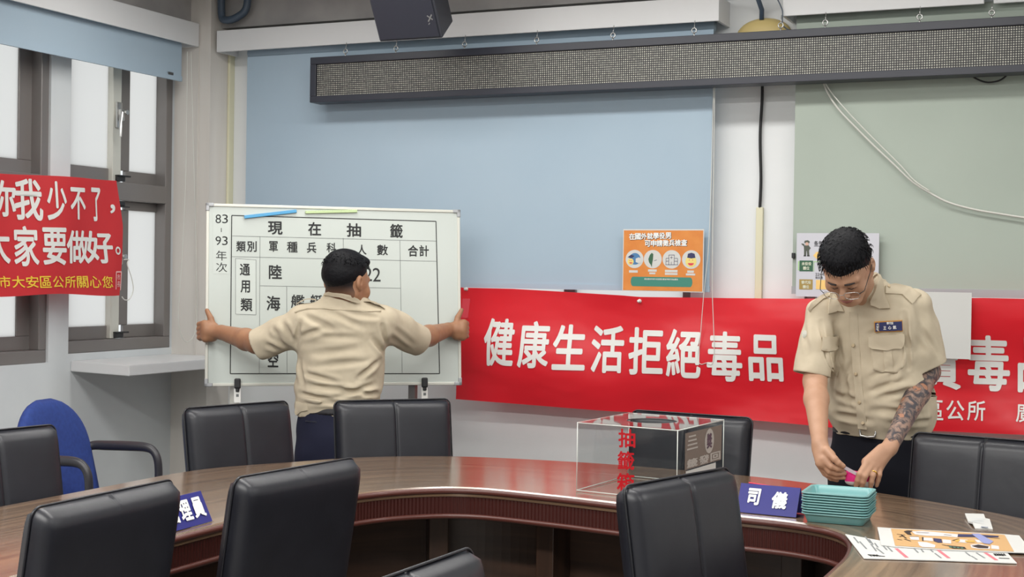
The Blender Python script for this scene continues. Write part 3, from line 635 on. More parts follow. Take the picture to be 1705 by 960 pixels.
pr.build('tile_text', mat('pale_tile_text', (214, 216, 196), .5), t)
pr = Print(pp, .0014)                                   # saluting figure: cap, jacket, legs
for P in (((122, 138), (124, 126), (142, 123), (152, 130), (150, 138)), ((120, 152), (146, 150), (158, 165), (152, 172), (148, 180), (122, 180)), ((122, 180), (134, 180), (133, 206), (122, 206)), ((137, 180), (149, 180), (151, 206), (140, 206)), ((121, 156), (108, 146), (106, 141), (118, 142), (124, 148))): pr.poly([pu(*k) for k in P])
pr.build('figure_print', mat('uniform_print', (74, 80, 70), .5), t)
pr = Print(pp, .0018); a = pu(137, 143); pr.disc(a[0], a[1], .0075, 14); pr.build('figure_face', mat('face_print', (206, 168, 150), .5), t)
pr = Print(pp, .0018); rc(pr, 120, 204, 133, 209); rc(pr, 139, 204, 153, 209); pr.build('figure_boots', M['ink'], t)
bm = bmesh.new(); a = plQ.uv(1318.5, 425); span(bm, (a[0]-.007, 6.172, a[1]-.012), (a[0]+.007, 6.187, a[1]+.012), .002); tag(obj('blind_clip', bm, M['black_plastic']), 'small black clip on the left edge of the pale green blind', 'clip')

# ================================================================== THE CONFERENCE TABLE
TZ = .76
IN = [(-2.30, 1.0), (-2.30, 2.2), (-2.30, 3.2), (-2.285, 3.6), (-2.235, 3.85), (-2.126, 4.02), (-1.976, 4.10), (-1.70, 4.085), (-1.436, 4.045), (-1.087, 4.005), (-.93, 3.985), (-.81, 3.93), (-.735, 3.82), (-.694, 3.62), (-.686, 3.3), (-.686, 2.2), (-.686, 1.0)]
OUT = [(-3.02, 1.0), (-3.02, 2.2), (-3.02, 3.4), (-3.0, 3.98), (-2.835, 4.33), (-2.66, 4.60), (-2.37, 4.79), (-1.94, 4.87), (-1.60, 4.87), (-1.20, 4.825), (-.85, 4.70), (-.55, 4.54), (-.25, 4.31), (-.03, 3.95), (.04, 3.4), (.04, 2.2), (.04, 1.0)]
def strip(name, rings, m, parent, closed=True, caps=True, smooth=False):
    """sweep a cross-section (list of 3-D polylines of equal length) and give it a UV map in metres: u along, v across"""
    bm = bmesh.new(); uvl = bm.loops.layers.uv.new('UVMap'); R = [[bm.verts.new(p) for p in r] for r in rings]; n = len(rings[0]); k = len(rings)
    S = [0]
    mid = [sum((np.array(r[i]) for r in rings))/k for i in range(n)]
    for i in range(1, n): S.append(S[-1]+float(np.linalg.norm(mid[i]-mid[i-1])))
    T = [[0.]*n]
    for a in range(1, k+1): T.append([T[-1][i]+float(np.linalg.norm(np.array(rings[a % k][i])-np.array(rings[a-1][i]))) for i in range(n)])
    for a in range(k if closed else k-1):
        A, B = R[a], R[(a+1) % k]
        for i in range(n-1):
            f = bm.faces.new((A[i], A[i+1], B[i+1], B[i]))
            for l, uv in zip(f.loops, ((S[i], T[a][i]), (S[i+1], T[a][i+1]), (S[i+1], T[a+1][i+1]), (S[i], T[a+1][i]))): l[uvl].uv = uv
    if caps and closed:
        for i in (0, n-1): bm.faces.new([r[i] for r in R])
    o = obj(name, bm, m, parent, world=True)
    return o
def offs(c, d):
    """shift a plan curve sideways by d (to the left of its running direction)"""
    c = [np.array(p[:2]) for p in c]; o = []
    for i in range(len(c)):
        t = c[min(i+1, len(c)-1)]-c[max(i-1, 0)]; t = t/np.linalg.norm(t); o.append(c[i]+np.array([-t[1], t[0]])*d)
    return o
ci = catmull(IN, 14); co = catmull(OUT, 14)
def at_z(c, z): return [(p[0], p[1], z) for p in c]
tb = thing('conference_table', 'large curved walnut conference table with a fluted mahogany edge', 'conference table', (-1.5, 3.4, 0))
ins = offs(ci, .012); ous = offs(co, -.012)
strip('table_top', [at_z(offs(ci, .001), TZ-.03), at_z(offs(ci, .001), TZ-.006), at_z(ins, TZ), at_z(ous, TZ), at_z(offs(co, -.001), TZ-.006), at_z(offs(co, -.001), TZ-.03)], M['wood'], tb)
for c, sg in ((ci, 1), (co, -1)):
    strip('fluted_edge', [at_z(offs(c, sg*.004), TZ-.031), at_z(offs(c, sg*.004), TZ-.088), at_z(offs(c, sg*.03), TZ-.088), at_z(offs(c, sg*.03), TZ-.031)], M['fluted'], tb)
    bm = bmesh.new(); tube(bm, at_z(offs(c, sg*.003), TZ-.013), .0095, 10); obj('edge_bead', bm, M['mahogany'], tb, True, world=True)
    bm = bmesh.new(); tube(bm, at_z(offs(c, sg*.002), TZ-.094), .0085, 10); obj('edge_bead', bm, M['mahogany'], tb, True, world=True)
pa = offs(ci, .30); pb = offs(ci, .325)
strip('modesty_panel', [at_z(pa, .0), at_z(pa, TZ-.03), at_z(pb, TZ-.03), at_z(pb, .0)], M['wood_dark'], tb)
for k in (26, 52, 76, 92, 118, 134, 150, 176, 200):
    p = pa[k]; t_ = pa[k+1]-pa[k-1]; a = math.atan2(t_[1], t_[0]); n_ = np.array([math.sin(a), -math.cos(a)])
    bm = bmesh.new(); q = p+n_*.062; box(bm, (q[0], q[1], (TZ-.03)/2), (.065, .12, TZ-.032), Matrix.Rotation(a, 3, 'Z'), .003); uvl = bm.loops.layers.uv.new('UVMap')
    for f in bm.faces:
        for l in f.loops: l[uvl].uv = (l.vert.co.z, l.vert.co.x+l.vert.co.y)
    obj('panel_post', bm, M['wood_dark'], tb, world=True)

# ================================================================== CHAIRS
def pillow(w_, h_, d, seam=True, rexp=14, front=1.0):
    """an upholstered slab, x across, z up, front at -y, with a centre seam and pinched side edges"""
    xs = sorted(set(list(np.linspace(-1, 1, 31))+[-.03, -.015, .015, .03])); zs = list(np.linspace(-1, 1, 27))
    bm = bmesh.new(); G = {}
    def prof(u, v): return max(0., 1-abs(u)**rexp)**.42*max(0., 1-abs(v)**rexp)**.42
    for s in (-1, 1):
        for i, u in enumerate(xs):
            for j, v in enumerate(zs):
                e = (abs(u) == 1 or abs(v) == 1)
                if e and s == 1: continue
                # rounded corners in plan
                cu, cv = u*w_/2, v*h_/2; r = .024; ax, az = abs(cu)-(w_/2-r), abs(cv)-(h_/2-r)
                if ax > 0 and az > 0:
                    L = math.hypot(ax, az)
                    if L > r*max(ax, az)/L*1.0:
                        m_ = max(ax, az)/L; cu = math.copysign(w_/2-r+ax*m_, cu); cv = math.copysign(h_/2-r+az*m_, cv)
                y = s*d/2*prof(u, v)
                if s == -1: y *= front; y += -.012*(1-u*u)*(1-.5*v*v)*front*.5
                if seam and s == -1: y += .008*math.exp(-(u/.018)**2)
                G[s, i, j] = bm.verts.new((cu, y, cv))
    nx, nz = len(xs), len(zs)
    def g(s, i, j): return G[-1, i, j] if (i in (0, nx-1) or j in (0, nz-1)) else G[s, i, j]
    for s in (-1, 1):
        for i in range(nx-1):
            for j in range(nz-1): bm.faces.new((g(s, i, j), g(s, i+1, j), g(s, i+1, j+1), g(s, i, j+1)))
    return bm
def leather_chair():
    """front towards -y, root on the floor under the seat; the top of the backrest is at z = .95, 26.5 cm behind the root"""
    t = thing('conference_chair', '', 'chair')
    W, Hh = .475, .53; R = Matrix.Rotation(math.radians(-9), 4, 'X'); T = Matrix.Translation((0, .215, .6875))
    bm = pillow(W, Hh, .085); bmesh.ops.transform(bm, matrix=T @ R, verts=bm.verts); b = obj('backrest', bm, M['leather'], t, True)
    bm = bmesh.new(); r = .024; pts = []
    for cx_, cz_, a0 in ((W/2-r, Hh/2-r, 0), (-W/2+r, Hh/2-r, 90), (-W/2+r, -Hh/2+r, 180), (W/2-r, -Hh/2+r, 270)):
        for k in range(6): a = math.radians(a0+18*k); pts.append((T @ R) @ Vector((cx_+(r+.001)*math.cos(a), -.006, cz_+(r+.001)*math.sin(a))))
    tube(bm, pts, .003, 8, closed=True); obj('piping', bm, M['leather_seam'], b, True)
    bm = pillow(.44, .38, .085, rexp=7); bmesh.ops.transform(bm, matrix=Matrix.Translation((0, .0, .43)) @ Matrix.Rotation(PI/2, 4, 'X') @ Matrix.Rotation(PI, 4, 'Z'), verts=bm.verts); obj('seat', bm, M['leather'], t, True)
    bm = bmesh.new(); span(bm, (-.18, -.16, .372), (.18, .16, .39), .003); obj('seat_frame', bm, M['black_plastic'], t)
    for sx in (-1, 1):
        for sy in (-1, 1): bm = bmesh.new(); tube(bm, [(sx*.16, sy*.145, .38), (sx*.17, sy*.16, .012), (sx*.17, sy*.16, 0)], [.016, .013, .016], 10); obj('leg', bm, M['black_plastic'], t, True)
    bm = bmesh.new()
    for sx in (-1, 1): tube(bm, [(sx*.15, .12, .378), (sx*.15, .20, .40), (sx*.15, .215, .5)], .012, 8)
    obj('back_bracket', bm, M['black_plastic'], t, True)
    return t
CH = leather_chair(); first = [True]
def place_chair(c, face, label):
    o = CH if first[0] else copy_tree(CH); first[0] = False
    f = np.array(face, float); f /= np.linalg.norm(f); p = np.array(c)+f*.262
    o.location = (p[0], p[1], 0); o.rotation_euler = (0, 0, math.atan2(f[0], -f[1])); tag(o, label, 'chair', 'black conference chairs around the table'); return o
place_chair((-2.10, 2.49), (-1, -.02), 'black leatherette chair at lower left, its back hiding part of the blue name sign')
place_chair((-1.965, 3.05), (-.994, .11), 'black leatherette chair seen from behind in front of the inner table edge, left of centre')
place_chair((-1.085, 3.40), (.962, -.27), 'black leatherette chair with a centre seam in front of the clear acrylic box')
place_chair((-1.145, 2.085), (1, -.03), 'black chair of which only a top corner shows at the bottom edge')
place_chair((-3.225, 3.26), (.97, -.15), 'black leatherette chair at the far left in front of the blue chair')
place_chair((-3.11, 4.37), (.953, -.302), 'black leatherette chair behind the table below the left end of the whiteboard')
place_chair((-2.72, 4.865), (.728, -.686), 'black leatherette chair just right of the man holding the whiteboard')
place_chair((-1.528, 4.985), (-.1, -1), 'black leatherette chair behind the clear acrylic box')
place_chair((-.475, 4.755), (-.2, -.98), 'black leatherette chair at the far right beside the man with the tattooed arm')

# blue office chair by the window ledge: faces +x
t = thing('office_chair', 'blue fabric office chair with black arm loops under the window', 'chair', (-3.885, 4.49, 0), .14)
bm = pillow(.51, .52, .075, False, 3.2); 
for v in bm.verts:                                       # rounded shield outline
    k = (v.co.z+.26)/.52; v.co.x *= (1.12-.26*k) * (math.sqrt(max(0, 1-max(0, (k-.55)/.46)**2.6)) if k > .55 else 1); v.co.y += .5*v.co.x**2*-1
bmesh.ops.transform(bm, matrix=Matrix.Translation((-.2, 0, .655)) @ Matrix.Rotation(PI/2, 4, 'Z') @ Matrix.Rotation(math.radians(-8), 4, 'X'), verts=bm.verts); bk = obj('backrest', bm, M['blue_fabric'], t, True)
bm = pillow(.48, .48, .075, False, 3.2); bmesh.ops.transform(bm, matrix=Matrix.Translation((.03, 0, .44)) @ Matrix.Rotation(PI/2, 4, 'Z') @ Matrix.Rotation(PI/2, 4, 'X') @ Matrix.Rotation(PI, 4, 'Z'), verts=bm.verts); obj('seat', bm, M['blue_fabric'], t, True)
for s in (-1, 1):
    y = s*.255; bm = bmesh.new()
    P = catmull([(-.2, y*.86, .685), (-.16, y*.97, .70), (-.1, y, .702), (.02, y, .705), (.09, y, .703), (.125, y, .688), (.145, y, .65), (.15, y, .58), (.145, y*.97, .5), (.12, y*.85, .43), (.05, y*.6, .39)], 4)
    tube(bm, P, [.017+.004*math.sin(min(i, 20)/20*PI) for i in range(len(P))], 10); obj('arm_rest', bm, M['dark_plastic'], t, True)
bm = bmesh.new(); tube(bm, [(0, 0, .4), (0, 0, .1)], .028, 14); box(bm, (-.02, 0, .39), (.22, .2, .03), None, .005); tube(bm, [(-.1, 0, .39), (-.24, 0, .42), (-.25, 0, .52)], .02, 10); obj('gas_column', bm, M['black_plastic'], t, True)
for k in range(5):
    a = 2*PI*k/5+.3; bm = bmesh.new(); tube(bm, [(0, 0, .12), (.15*math.cos(a), .15*math.sin(a), .105), (.28*math.cos(a), .28*math.sin(a), .08)], [.026, .02, .015], 10); l = obj('base_leg', bm, M['black_plastic'], t, True)
    bm = bmesh.new(); c = Vector((.28*math.cos(a), .28*math.sin(a), .03)); n_ = Vector((-math.sin(a), math.cos(a), 0)); tube(bm, [c-n_*.02, c+n_*.02], .03, 16); tube(bm, [c+Vector((0, 0, .02)), c+Vector((0, 0, .055))], .008, 8); obj('castor', bm, M['black_plastic'], l, True)

# ================================================================== THE WHITEBOARD AND ITS STAND
bl = np.array(atT(341, 643, 6.26)); br = np.array(atT(768, 640, 6.56)); zb_ = (bl[2]+br[2])/2; bl[2] = br[2] = zb_
ub = (br-bl)/np.linalg.norm(br-bl); BW = np.linalg.norm(br-bl); nh = np.array([ub[1], -ub[0], 0]); TL = math.radians(6)
vb = np.array([0, 0, 1])*math.cos(TL)-nh*math.sin(TL); plW = Plane(bl, ub, vb)
BH = (plW.uv(347, 338)[1]+plW.uv(760, 350)[1])/2
t = thing('whiteboard', 'whiteboard with a printed lottery table held up by the man', 'whiteboard', tuple((bl+br)/2))
def u_(x): return x
sheet('panel', Plane(plW.at(0, 0), ub, vb), .008, .008, BW-.008, BH-.008, .014, M['board'], t)
def slab(name, u0, v0, u1, v1, d0, d1, m, parent, bev=.002):
    bm = bmesh.new(); R = Matrix((Vector(ub), Vector(-plW.n), Vector(vb))).transposed(); c = plW.at((u0+u1)/2, (v0+v1)/2, (d0+d1)/2); box(bm, tuple(c), (abs(u1-u0), abs(d1-d0), abs(v1-v0)), R, bev); return obj(name, bm, m, parent, world=True)
fr = .013
for r in ((0, 0, BW, fr), (0, BH-fr, BW, BH), (0, fr, fr, BH-fr), (BW-fr, fr, BW, BH-fr)): slab('frame_rail', *r, -.018, .005, M['alu_pale'], t)
for u0, v0 in ((-.002, -.002), (BW-.034, -.002), (-.002, BH-.034), (BW-.034, BH-.034)):
    bm = bmesh.new(); R = Matrix((Vector(ub), Vector(-plW.n), Vector(vb))).transposed(); su = u0 < .5; sv = v0 < .3
    uo = u0 if su else u0+.036-.016; vo = v0 if sv else v0+.036-.016
    box(bm, tuple(plW.at(uo+.008, v0+.018, -.006)), (.016, .028, .036), R, .003); box(bm, tuple(plW.at(u0+.018, vo+.008, -.006)), (.036, .028, .016), R, .003); obj('corner_cap', bm, M['rail'], t, world=True)
b1 = lambda x: x/2.526+330; b2 = lambda y: y/2.526+320
pr = Print(plW, .0006)
for x0, y0, x1, y1 in ((157, 278, 243, 515), (62, 86, 130, 342)): pr.pix([(b1(x0), b2(y1)), (b1(x1), b2(y1)), (b1(x1), b2(y0)), (b1(x0), b2(y0))])
pr.build('sticker', M['board_paper'], t)
pr = Print(plW, .0008)
def bl_(a, b, wd): pr.segpix((b1(a[0]), b2(a[1])), (b1(b[0]), b2(b[1])), wd)
for a, b in (((141, 97), (1000, 122)), ((1000, 122), (1015, 762)), ((1015, 762), (135, 762)), ((135, 762), (141, 97))): bl_(a, b, .0042)
pr.build('table_border', M['ink'], t)
pr = Print(plW, .0008)
for a, b in (((143, 183), (1001, 205)), ((140, 270), (1003, 290)), ((260, 393), (852, 403)), ((260, 185), (257, 762)), ((610, 192), (611, 285)), ((848, 203), (858, 762)), ((372, 396), (374, 762)), ((372, 514), (854, 523)), ((260, 640), (856, 645)), ((157, 278), (243, 284)), ((243, 284), (243, 515)), ((243, 515), (157, 512)), ((157, 512), (157, 278))): bl_(a, b, .0019)
pr.build('table_rule', M['line_ink'], t)
pr = Print(plW, .001)
for ch, x0, y0, x1, y1, bd in (('現', 293, 122, 355, 178, .022), ('在', 462, 125, 517, 182, .022), ('抽', 624, 130, 685, 187, .022), ('籤', 807, 133, 860, 192, .02), ('類', 160, 205, 200, 250, .018), ('別', 205, 205, 246, 250, .018), ('軍', 298, 205, 335, 250, .018), ('種', 373, 207, 418, 253, .018), ('兵', 457, 210, 497, 255, .018), ('科', 540, 212, 580, 253, .018), ('人', 668, 220, 708, 262, .02), ('數', 752, 220, 798, 265, .018), ('合', 882, 222, 925, 270, .022), ('計', 930, 222, 970, 270, .018), ('通', 175, 300, 218, 350, .022), ('用', 178, 370, 218, 422, .022), ('類', 178, 445, 228, 500, .02), ('陸', 297, 305, 352, 365, .022), ('海', 287, 435, 345, 497, .022), ('艦', 390, 430, 447, 487, .015), ('艇', 470, 430, 522, 485, .015), ('陸', 293, 540, 345, 595, .02), ('空', 292, 675, 337, 735, .022), ('年', 75, 245, 120, 287, 0), ('次', 75, 295, 122, 335, 0)):
    pr.cpix(ch, b1(x0), b2(y0), b1(x1), b2(y1), bd, .02)
for ch, x0, y0, x1, y1 in (('8', 73, 93, 96, 130), ('3', 101, 93, 125, 130), ('9', 73, 185, 96, 222), ('3', 101, 185, 124, 222), ('2', 697, 315, 731, 373), ('2', 734, 318, 767, 375)): pr.cpix(ch, b1(x0), b2(y0), b1(x1), b2(y1), -.004)
bl_((97, 150), (97, 167), .003); pr.build('lettering', M['ink'], t)
# magnet strips resting on the board
def strip_mag(a, b, wd, m, lab):
    a = plW.uv(*a); b = plW.uv(*b); d = (b-a)/np.linalg.norm(b-a); c = plW.at(*((a+b)/2), .006); U = ub*d[0]+vb*d[1]; Vv = -ub*d[1]+vb*d[0]
    bm = bmesh.new(); box(bm, tuple(c), (np.linalg.norm(b-a), .009, wd), Matrix((Vector(U), Vector(-plW.n), Vector(Vv))).transposed(), .002); o = obj('magnet_strip', bm, m); tag(o, lab, 'magnet strip', 'magnet strips at the top of the whiteboard')
    pr = Print(Plane(tuple(plW.at(*a, .0108)), U, Vv), .0004); L = np.linalg.norm(b-a)
    for k in range(int(L/.008)): pr.rect(.004+k*.008, wd*.5-wd*(.3 if k % 5 == 0 else .16)-.001, .0052+k*.008, wd*.5-.001)
    pr.build('scale_marks', M['line_ink'], o)
strip_mag((406.5, 361.5), (493.5, 351.5), .015, mat('blue_magnet', (78, 158, 206), .4), 'light blue magnet strip tilted at the top left of the whiteboard')
strip_mag((508, 353.5), (594.5, 351.5), .013, mat('green_magnet', (192, 212, 160), .4), 'pale green magnet strip level at the top of the whiteboard')
# stand: two posts with clips
sd = thing('board_stand', 'pale metal stand with two black topped clips under the whiteboard', 'stand', tuple((bl+br)/2-np.array([0, 0, zb_])))
for px, pz in ((395, 640), (706, 636)):
    uu = plW.uv(px, 640)[0]; slab('clip', uu-.014, -.012, uu+.014, .034, .006, .026, M['black_plastic'], sd, .006)
    slab('clip_tag', uu-.015, -.075, uu+.015, -.010, .004, .014, M['white'], sd)
    slab('clip_screw', uu-.008, -.026, uu+.008, -.006, .0145, .022, M['black_plastic'], sd, .004); 
    pr = Print(plW, .0146); pr.rect(uu-.006, -.048, uu+.006, -.036); pr.build('clip_mark', M['line_ink'], sd)
for px, m in ((392, M['alu_pale']), (691, M['alu'])):
    uu = plW.uv(px, 640)[0]; q = plW.at(uu, .1, -.04); bm = bmesh.new(); span(bm, (q[0]-.018, q[1]-.014, .02), (q[0]+.018, q[1]+.014, zb_+.12), .003); p_ = obj('post', bm, m, sd, world=True)
    bm = bmesh.new(); d = nh; tube(bm, [q*[1, 1, 0]+d*.2+[0, 0, .02], q*[1, 1, 0]-d*.2+[0, 0, .02]], .02, 10); obj('foot', bm, m, sd, True, world=True)
qa = plW.at(plW.uv(392, 640)[0], .1, -.04); qb = plW.at(plW.uv(691, 640)[0], .1, -.04)
for z in (.25, zb_+.1): bm = bmesh.new(); tube(bm, [(qa[0], qa[1], z), (qb[0], qb[1], z)], .012, 10); obj('cross_bar', bm, M['alu'], sd, True, world=True)

# ================================================================== THINGS ON THE TABLE
# clear draw box
FL, FR, BR, BL = [np.array(p) for p in ((-1.667, 4.197), (-1.318, 4.150), (-1.285, 4.545), (-1.634, 4.592))]; z0, z1 = TZ+.001, TZ+.222
t = thing('draw_box', 'clear acrylic draw box with red characters and a round hole in its lid', 'draw box', tuple((FL+BR)/2)+(TZ,))
def wallpanel(name, a, b, z0, z1, th, m, parent, inset=0):
    a = np.array(a); b = np.array(b); d = (b-a)/np.linalg.norm(b-a); n_ = np.array([-d[1], d[0]]); bm = bmesh.new()
    P = [a+d*inset, b-d*inset, b-d*inset+n_*th, a+d*inset+n_*th]; lo = [bm.verts.new((p[0], p[1], z0)) for p in P]; hi = [bm.verts.new((p[0], p[1], z1)) for p in P]
    bm.faces.new(lo[::-1]); bm.faces.new(hi)
    for k in range(4): bm.faces.new((lo[k], lo[(k+1) % 4], hi[(k+1) % 4], hi[k]))
    return obj(name, bm, m, parent, world=True)
cor = [FL, FR, BR, BL]
for k in range(4): wallpanel('side_panel', cor[k], cor[(k+1) % 4], z0, z1-.005, .004, M['acrylic'], t, .0045)
def quadlerp(u, v): return FL*(1-u)*(1-v)+FR*u*(1-v)+BR*u*v+BL*(1-u)*v
bm = bmesh.new(); n = 48; c0 = quadlerp(.5, .5); ring = []
for k in range(n):
    a = 2*PI*k/n; d = np.array([math.cos(a), math.sin(a)]); m_ = max(abs(d)); e = d/m_*.5; p = quadlerp(.5+e[0], .5+e[1]); h = c0+d*.082
    ring.append([bm.verts.new((q[0], q[1], z)) for q, z in ((h, z1), (p, z1), (p, z1-.004), (h, z1-.004))])
for k in range(n):
    A, B = ring[k], ring[(k+1) % n]
    for j in range(4): bm.faces.new((A[j], A[(j+1) % 4], B[(j+1) % 4], B[j]))
obj('lid', bm, M['acrylic'], t, world=True)
bm = bmesh.new(); tube(bm, [(c0[0]+.082*math.cos(2*PI*k/40), c0[1]+.082*math.sin(2*PI*k/40), z1-.002) for k in range(40)], .0022, 6, closed=True); obj('hole_rim', bm, mat('dark_rim', (60, 58, 60), .4), t, True, world=True)
for k in range(4):
    a, b = cor[k], cor[(k+1) % 4]
    for z in (z0+.003, z1-.002): bm = bmesh.new(); tube(bm, [(a[0], a[1], z), (b[0], b[1], z)], .0016, 6); obj('polished_edge', bm, M['acrylic_edge'], t, True, world=True)
    bm = bmesh.new(); tube(bm, [(a[0], a[1], z0), (a[0], a[1], z1)], .0015, 6); obj('polished_edge', bm, M['acrylic_edge'], t, True, world=True)
dF = np.append((FR-FL)/np.linalg.norm(FR-FL), 0); pl = Plane(np.append(FL, z0), dF, (0, 0, 1))
pr = Print(pl, .0012); x1_ = lambda x: x/6.19+940; y1_ = lambda y: y/6.19+675
for ch, x, y, xx, yy2 in (('抽', 556, 238, 732, 432), ('籤', 548, 468, 720, 662), ('箱', 540, 692, 722, 888)): pr.cpix(ch, x1_(x), y1_(y), x1_(xx), y1_(yy2), .022, .03)
pr.build('lettering', M['text_red'], t)
dS = np.append((BR-FR)/np.linalg.norm(BR-FR), 0); pl = Plane(np.append(FR, z0), dS, (0, 0, 1)); L = np.linalg.norm(BR-FR)
pr = Print(pl, .001); pr.rect(.06, .09, L-.02, .205); pr.build('label_patch', mat('grey_brown_label', (120, 108, 100), .5), t, 'grey brown printed label')
pr = Print(pl, .0016); pr.disc(.265, .162, .04, 30); 
for k in range(4): pr.rect(.075+.004*k, .150+.013*k, .165-.006*k, .155+.013*k)
for k, ch in enumerate('籤發回'): pr.crect(ch, .075+.1*k, .093, .165+.1*k, .121, .035)
pr.build('label_print', mat('pale_label_print', (176, 170, 164), .5), t); pr = Print(pl, .002); pr.crect('獎', .242, .138, .288, .188, .04); pr.build('label_seal', mat('plum_print', (90, 70, 84), .5), t)
pr = Print(pl, .001); pr.rect(.07, .020, L-.07, .086); pr.build('paper_label', M['paper'], t, 'white paper label'); pr = Print(pl, .0016)
for k in range(6): pr.rect(.085, .02+.009*k, L-.15, .022+.009*k)
pr.build('paper_lines', M['line_ink'], t)

# name signs: folded cards under a clear tent
def name_sign(lab, a, b, chars, rects=None, hgt=.083):
    """a, b: ends of the front foot (reading left to right)"""
    a = np.array(a); b = np.array(b); d = (b-a)/np.linalg.norm(b-a); n_ = np.array([-d[1], d[0]]); L = np.linalg.norm(b-a); z0 = TZ+.0015; D = .085
    t = thing('name_sign', lab, 'name sign', tuple((a+b)/2+n_*D/2)+(TZ,), 0, 'blue name signs on the table')
    def P(u, v): return np.array([*(a+d*u+n_*v[0]), z0+v[1]])
    def prism(name, pr_, u0, u1, m):
        bm = bmesh.new(); A = [bm.verts.new(P(u0, v)) for v in pr_]; B = [bm.verts.new(P(u1, v)) for v in pr_]; k = len(pr_)
        for i in range(k): bm.faces.new((A[i], A[(i+1) % k], B[(i+1) % k], B[i]))
        bm.faces.new(A[::-1]); bm.faces.new(B); return obj(name, bm, m, t, world=True)
    e = .0012
    prism('front_card', [(.002, .001), (D/2-.001, hgt-.002), (D/2+.001, hgt-.003), (.0045, .0)], 0, L, M['navy_sign'])
    prism('back_card', [(D-.002, .001), (D/2+.002, hgt-.003), (D/2+.0035, hgt-.003), (D-.0, .001)], 0, L, mat('violet_card', (92, 88, 176), .3, coat=.4))
    prism('tent_foot', [(0, -.001), (0, .0005), (D, .0005), (D, -.001)], -.006, L+.006, M['acrylic'])
    up = np.array([*(n_*D/2), hgt]); pl = Plane(P(0, (.0, .0012)), np.append(d, 0), up); SL = np.linalg.norm(up); pr = Print(pl, .0012)
    for ch, u0, v0, u1, v1 in chars: pr.crect(ch, u0*L, v0*SL, u1*L, v1*SL, .035, .06)
    pr.build('lettering', M['text_white'], t); return t, P, D
sg, P_, D_ = name_sign('blue name sign reading two large white characters beside the teal trays', (-1.105, 4.055), (-.925, 4.043), [('司', .15, .27, .36, .82), ('儀', .56, .22, .82, .78)])
bm = bmesh.new(); A = [bm.verts.new(P_(u, v)) for u, v in ((.03, (D_/2+.02, .055)), (.12, (D_/2+.02, .05)), (.13, (D_/2+.012, .074)), (.02, (D_/2+.008, .082)))]; f = bm.faces.new(A); r = bmesh.ops.extrude_face_region(bm, geom=[f]); bmesh.ops.translate(bm, vec=(0, .002, .002), verts=[v for v in r['geom'] if isinstance(v, bmesh.types.BMVert)]); obj('card_slip', bm, M['hot_red'], sg, world=True)
name_sign('blue name sign at the left, half hidden by the nearest black chair back', (-2.325, 2.995), (-2.335, 3.185), [('管', .02, .2, .3, .82), ('理', .33, .2, .6, .82), ('員', .64, .2, .92, .82)])

# stacked trays
def tray():
    t = thing('tray', '', 'tray'); bm = bmesh.new(); hx, hy, r, h = .094, .088, .022, .027
    def rr(hx, hy, r, z, n=6):
        o = []
        for cx_, cy_, a0 in ((hx-r, hy-r, 0), (-hx+r, hy-r, 90), (-hx+r, -hy+r, 180), (hx-r, -hy+r, 270)):
            for k in range(n+1): a = math.radians(a0+90*k/n); o.append((cx_+r*math.cos(a), cy_+r*math.sin(a), z))
        return o
    prof = [(.0155, 0), (.0150, .0004), (.0062, h-.0042), (.0004, h-.0038), (-.0006, h-.0019), (.0002, h), (.006, h), (.0086, h-.002), (.0165, .003), (.022, .0025)]
    rings = [[bm.verts.new(p) for p in rr(hx-i, hy-i, max(r-i*.6, .006), z)] for i, z in prof]
    for A, B in zip(rings, rings[1:]):
        for k in range(len(A)): bm.faces.new((A[k], A[(k+1) % len(A)], B[(k+1) % len(A)], B[k]))
    bm.faces.new(rings[0][::-1]); bm.faces.new(rings[-1]); return bm
me = None; TC = (-.808, 4.075)
NAMES = ['empty teal tray on top of the stack', 'teal tray second from the top of the stack', 'teal tray third from the top of the stack', 'teal tray fourth from the top of the stack', 'teal tray fifth from the top of the stack, in the middle', 'teal tray fourth from the bottom of the stack', 'teal tray third from the bottom of the stack', 'teal tray second from the bottom of the stack', 'teal tray at the bottom of the stack resting on the table']
for k in range(9):
    if k == 0:
        bm = tray(); bpy.data.objects.remove(bpy.data.objects['tray']); o = autosmooth(obj('tray', bm, M['teal']), 50)
    else: o = o.copy(); C.objects.link(o)
    o.location = (TC[0]+.0012*math.sin(k*2.1), TC[1]+.001*math.cos(k*3), TZ+.0008+.0073*k); o.rotation_euler = (0, 0, math.radians(1.5+.4*math.sin(k*1.7)))
    tag(o, NAMES[8-k], 'tray', 'stacked teal trays')

# papers
def flat(name, lab, pts, z, m, cat, th=.0015, lift=0):
    bm = bmesh.new(); P = [atZ(x, y, z) for x, y in pts]; A = [bm.verts.new(p) for p in P]; B = [bm.verts.new((p[0], p[1], z-th)) for p in P]; k = len(P)
    bm.faces.new(A); bm.faces.new(B[::-1])
    for i in range(k): bm.faces.new((A[i], A[(i+1) % k], B[(i+1) % k], B[i]))
    return tag(obj(name, bm, m), lab, cat)
q1_ = lambda x: x/5.59+1400; q2_ = lambda y: y/5.59+850
class Quad(Plane):
    def uv(s, x, y): p = atZ(x, y, s.o[2]); return np.array([p[0], p[1]])
    def at(s, u, v, off=0): return np.array([u, v, s.o[2]+off])
pz = TZ+.0035; sh = flat('laminated_sheet', 'white laminated text sheet lying under the tan illustrated sheet', [(q1_(a), q2_(b)) for a, b in ((40, 215), (215, 440), (960, 460), (1640, 485), (1545, 385), (500, 300))], pz, M['paper'], 'sheet of paper', .002)
pr = Print(Quad((0, 0, pz), (1, 0, 0), (0, 1, 0)), .0006)
def ln(p, a, b, wd=.004): p.segpix((q1_(a[0]), q2_(a[1])), (q1_(b[0]), q2_(b[1])), wd)
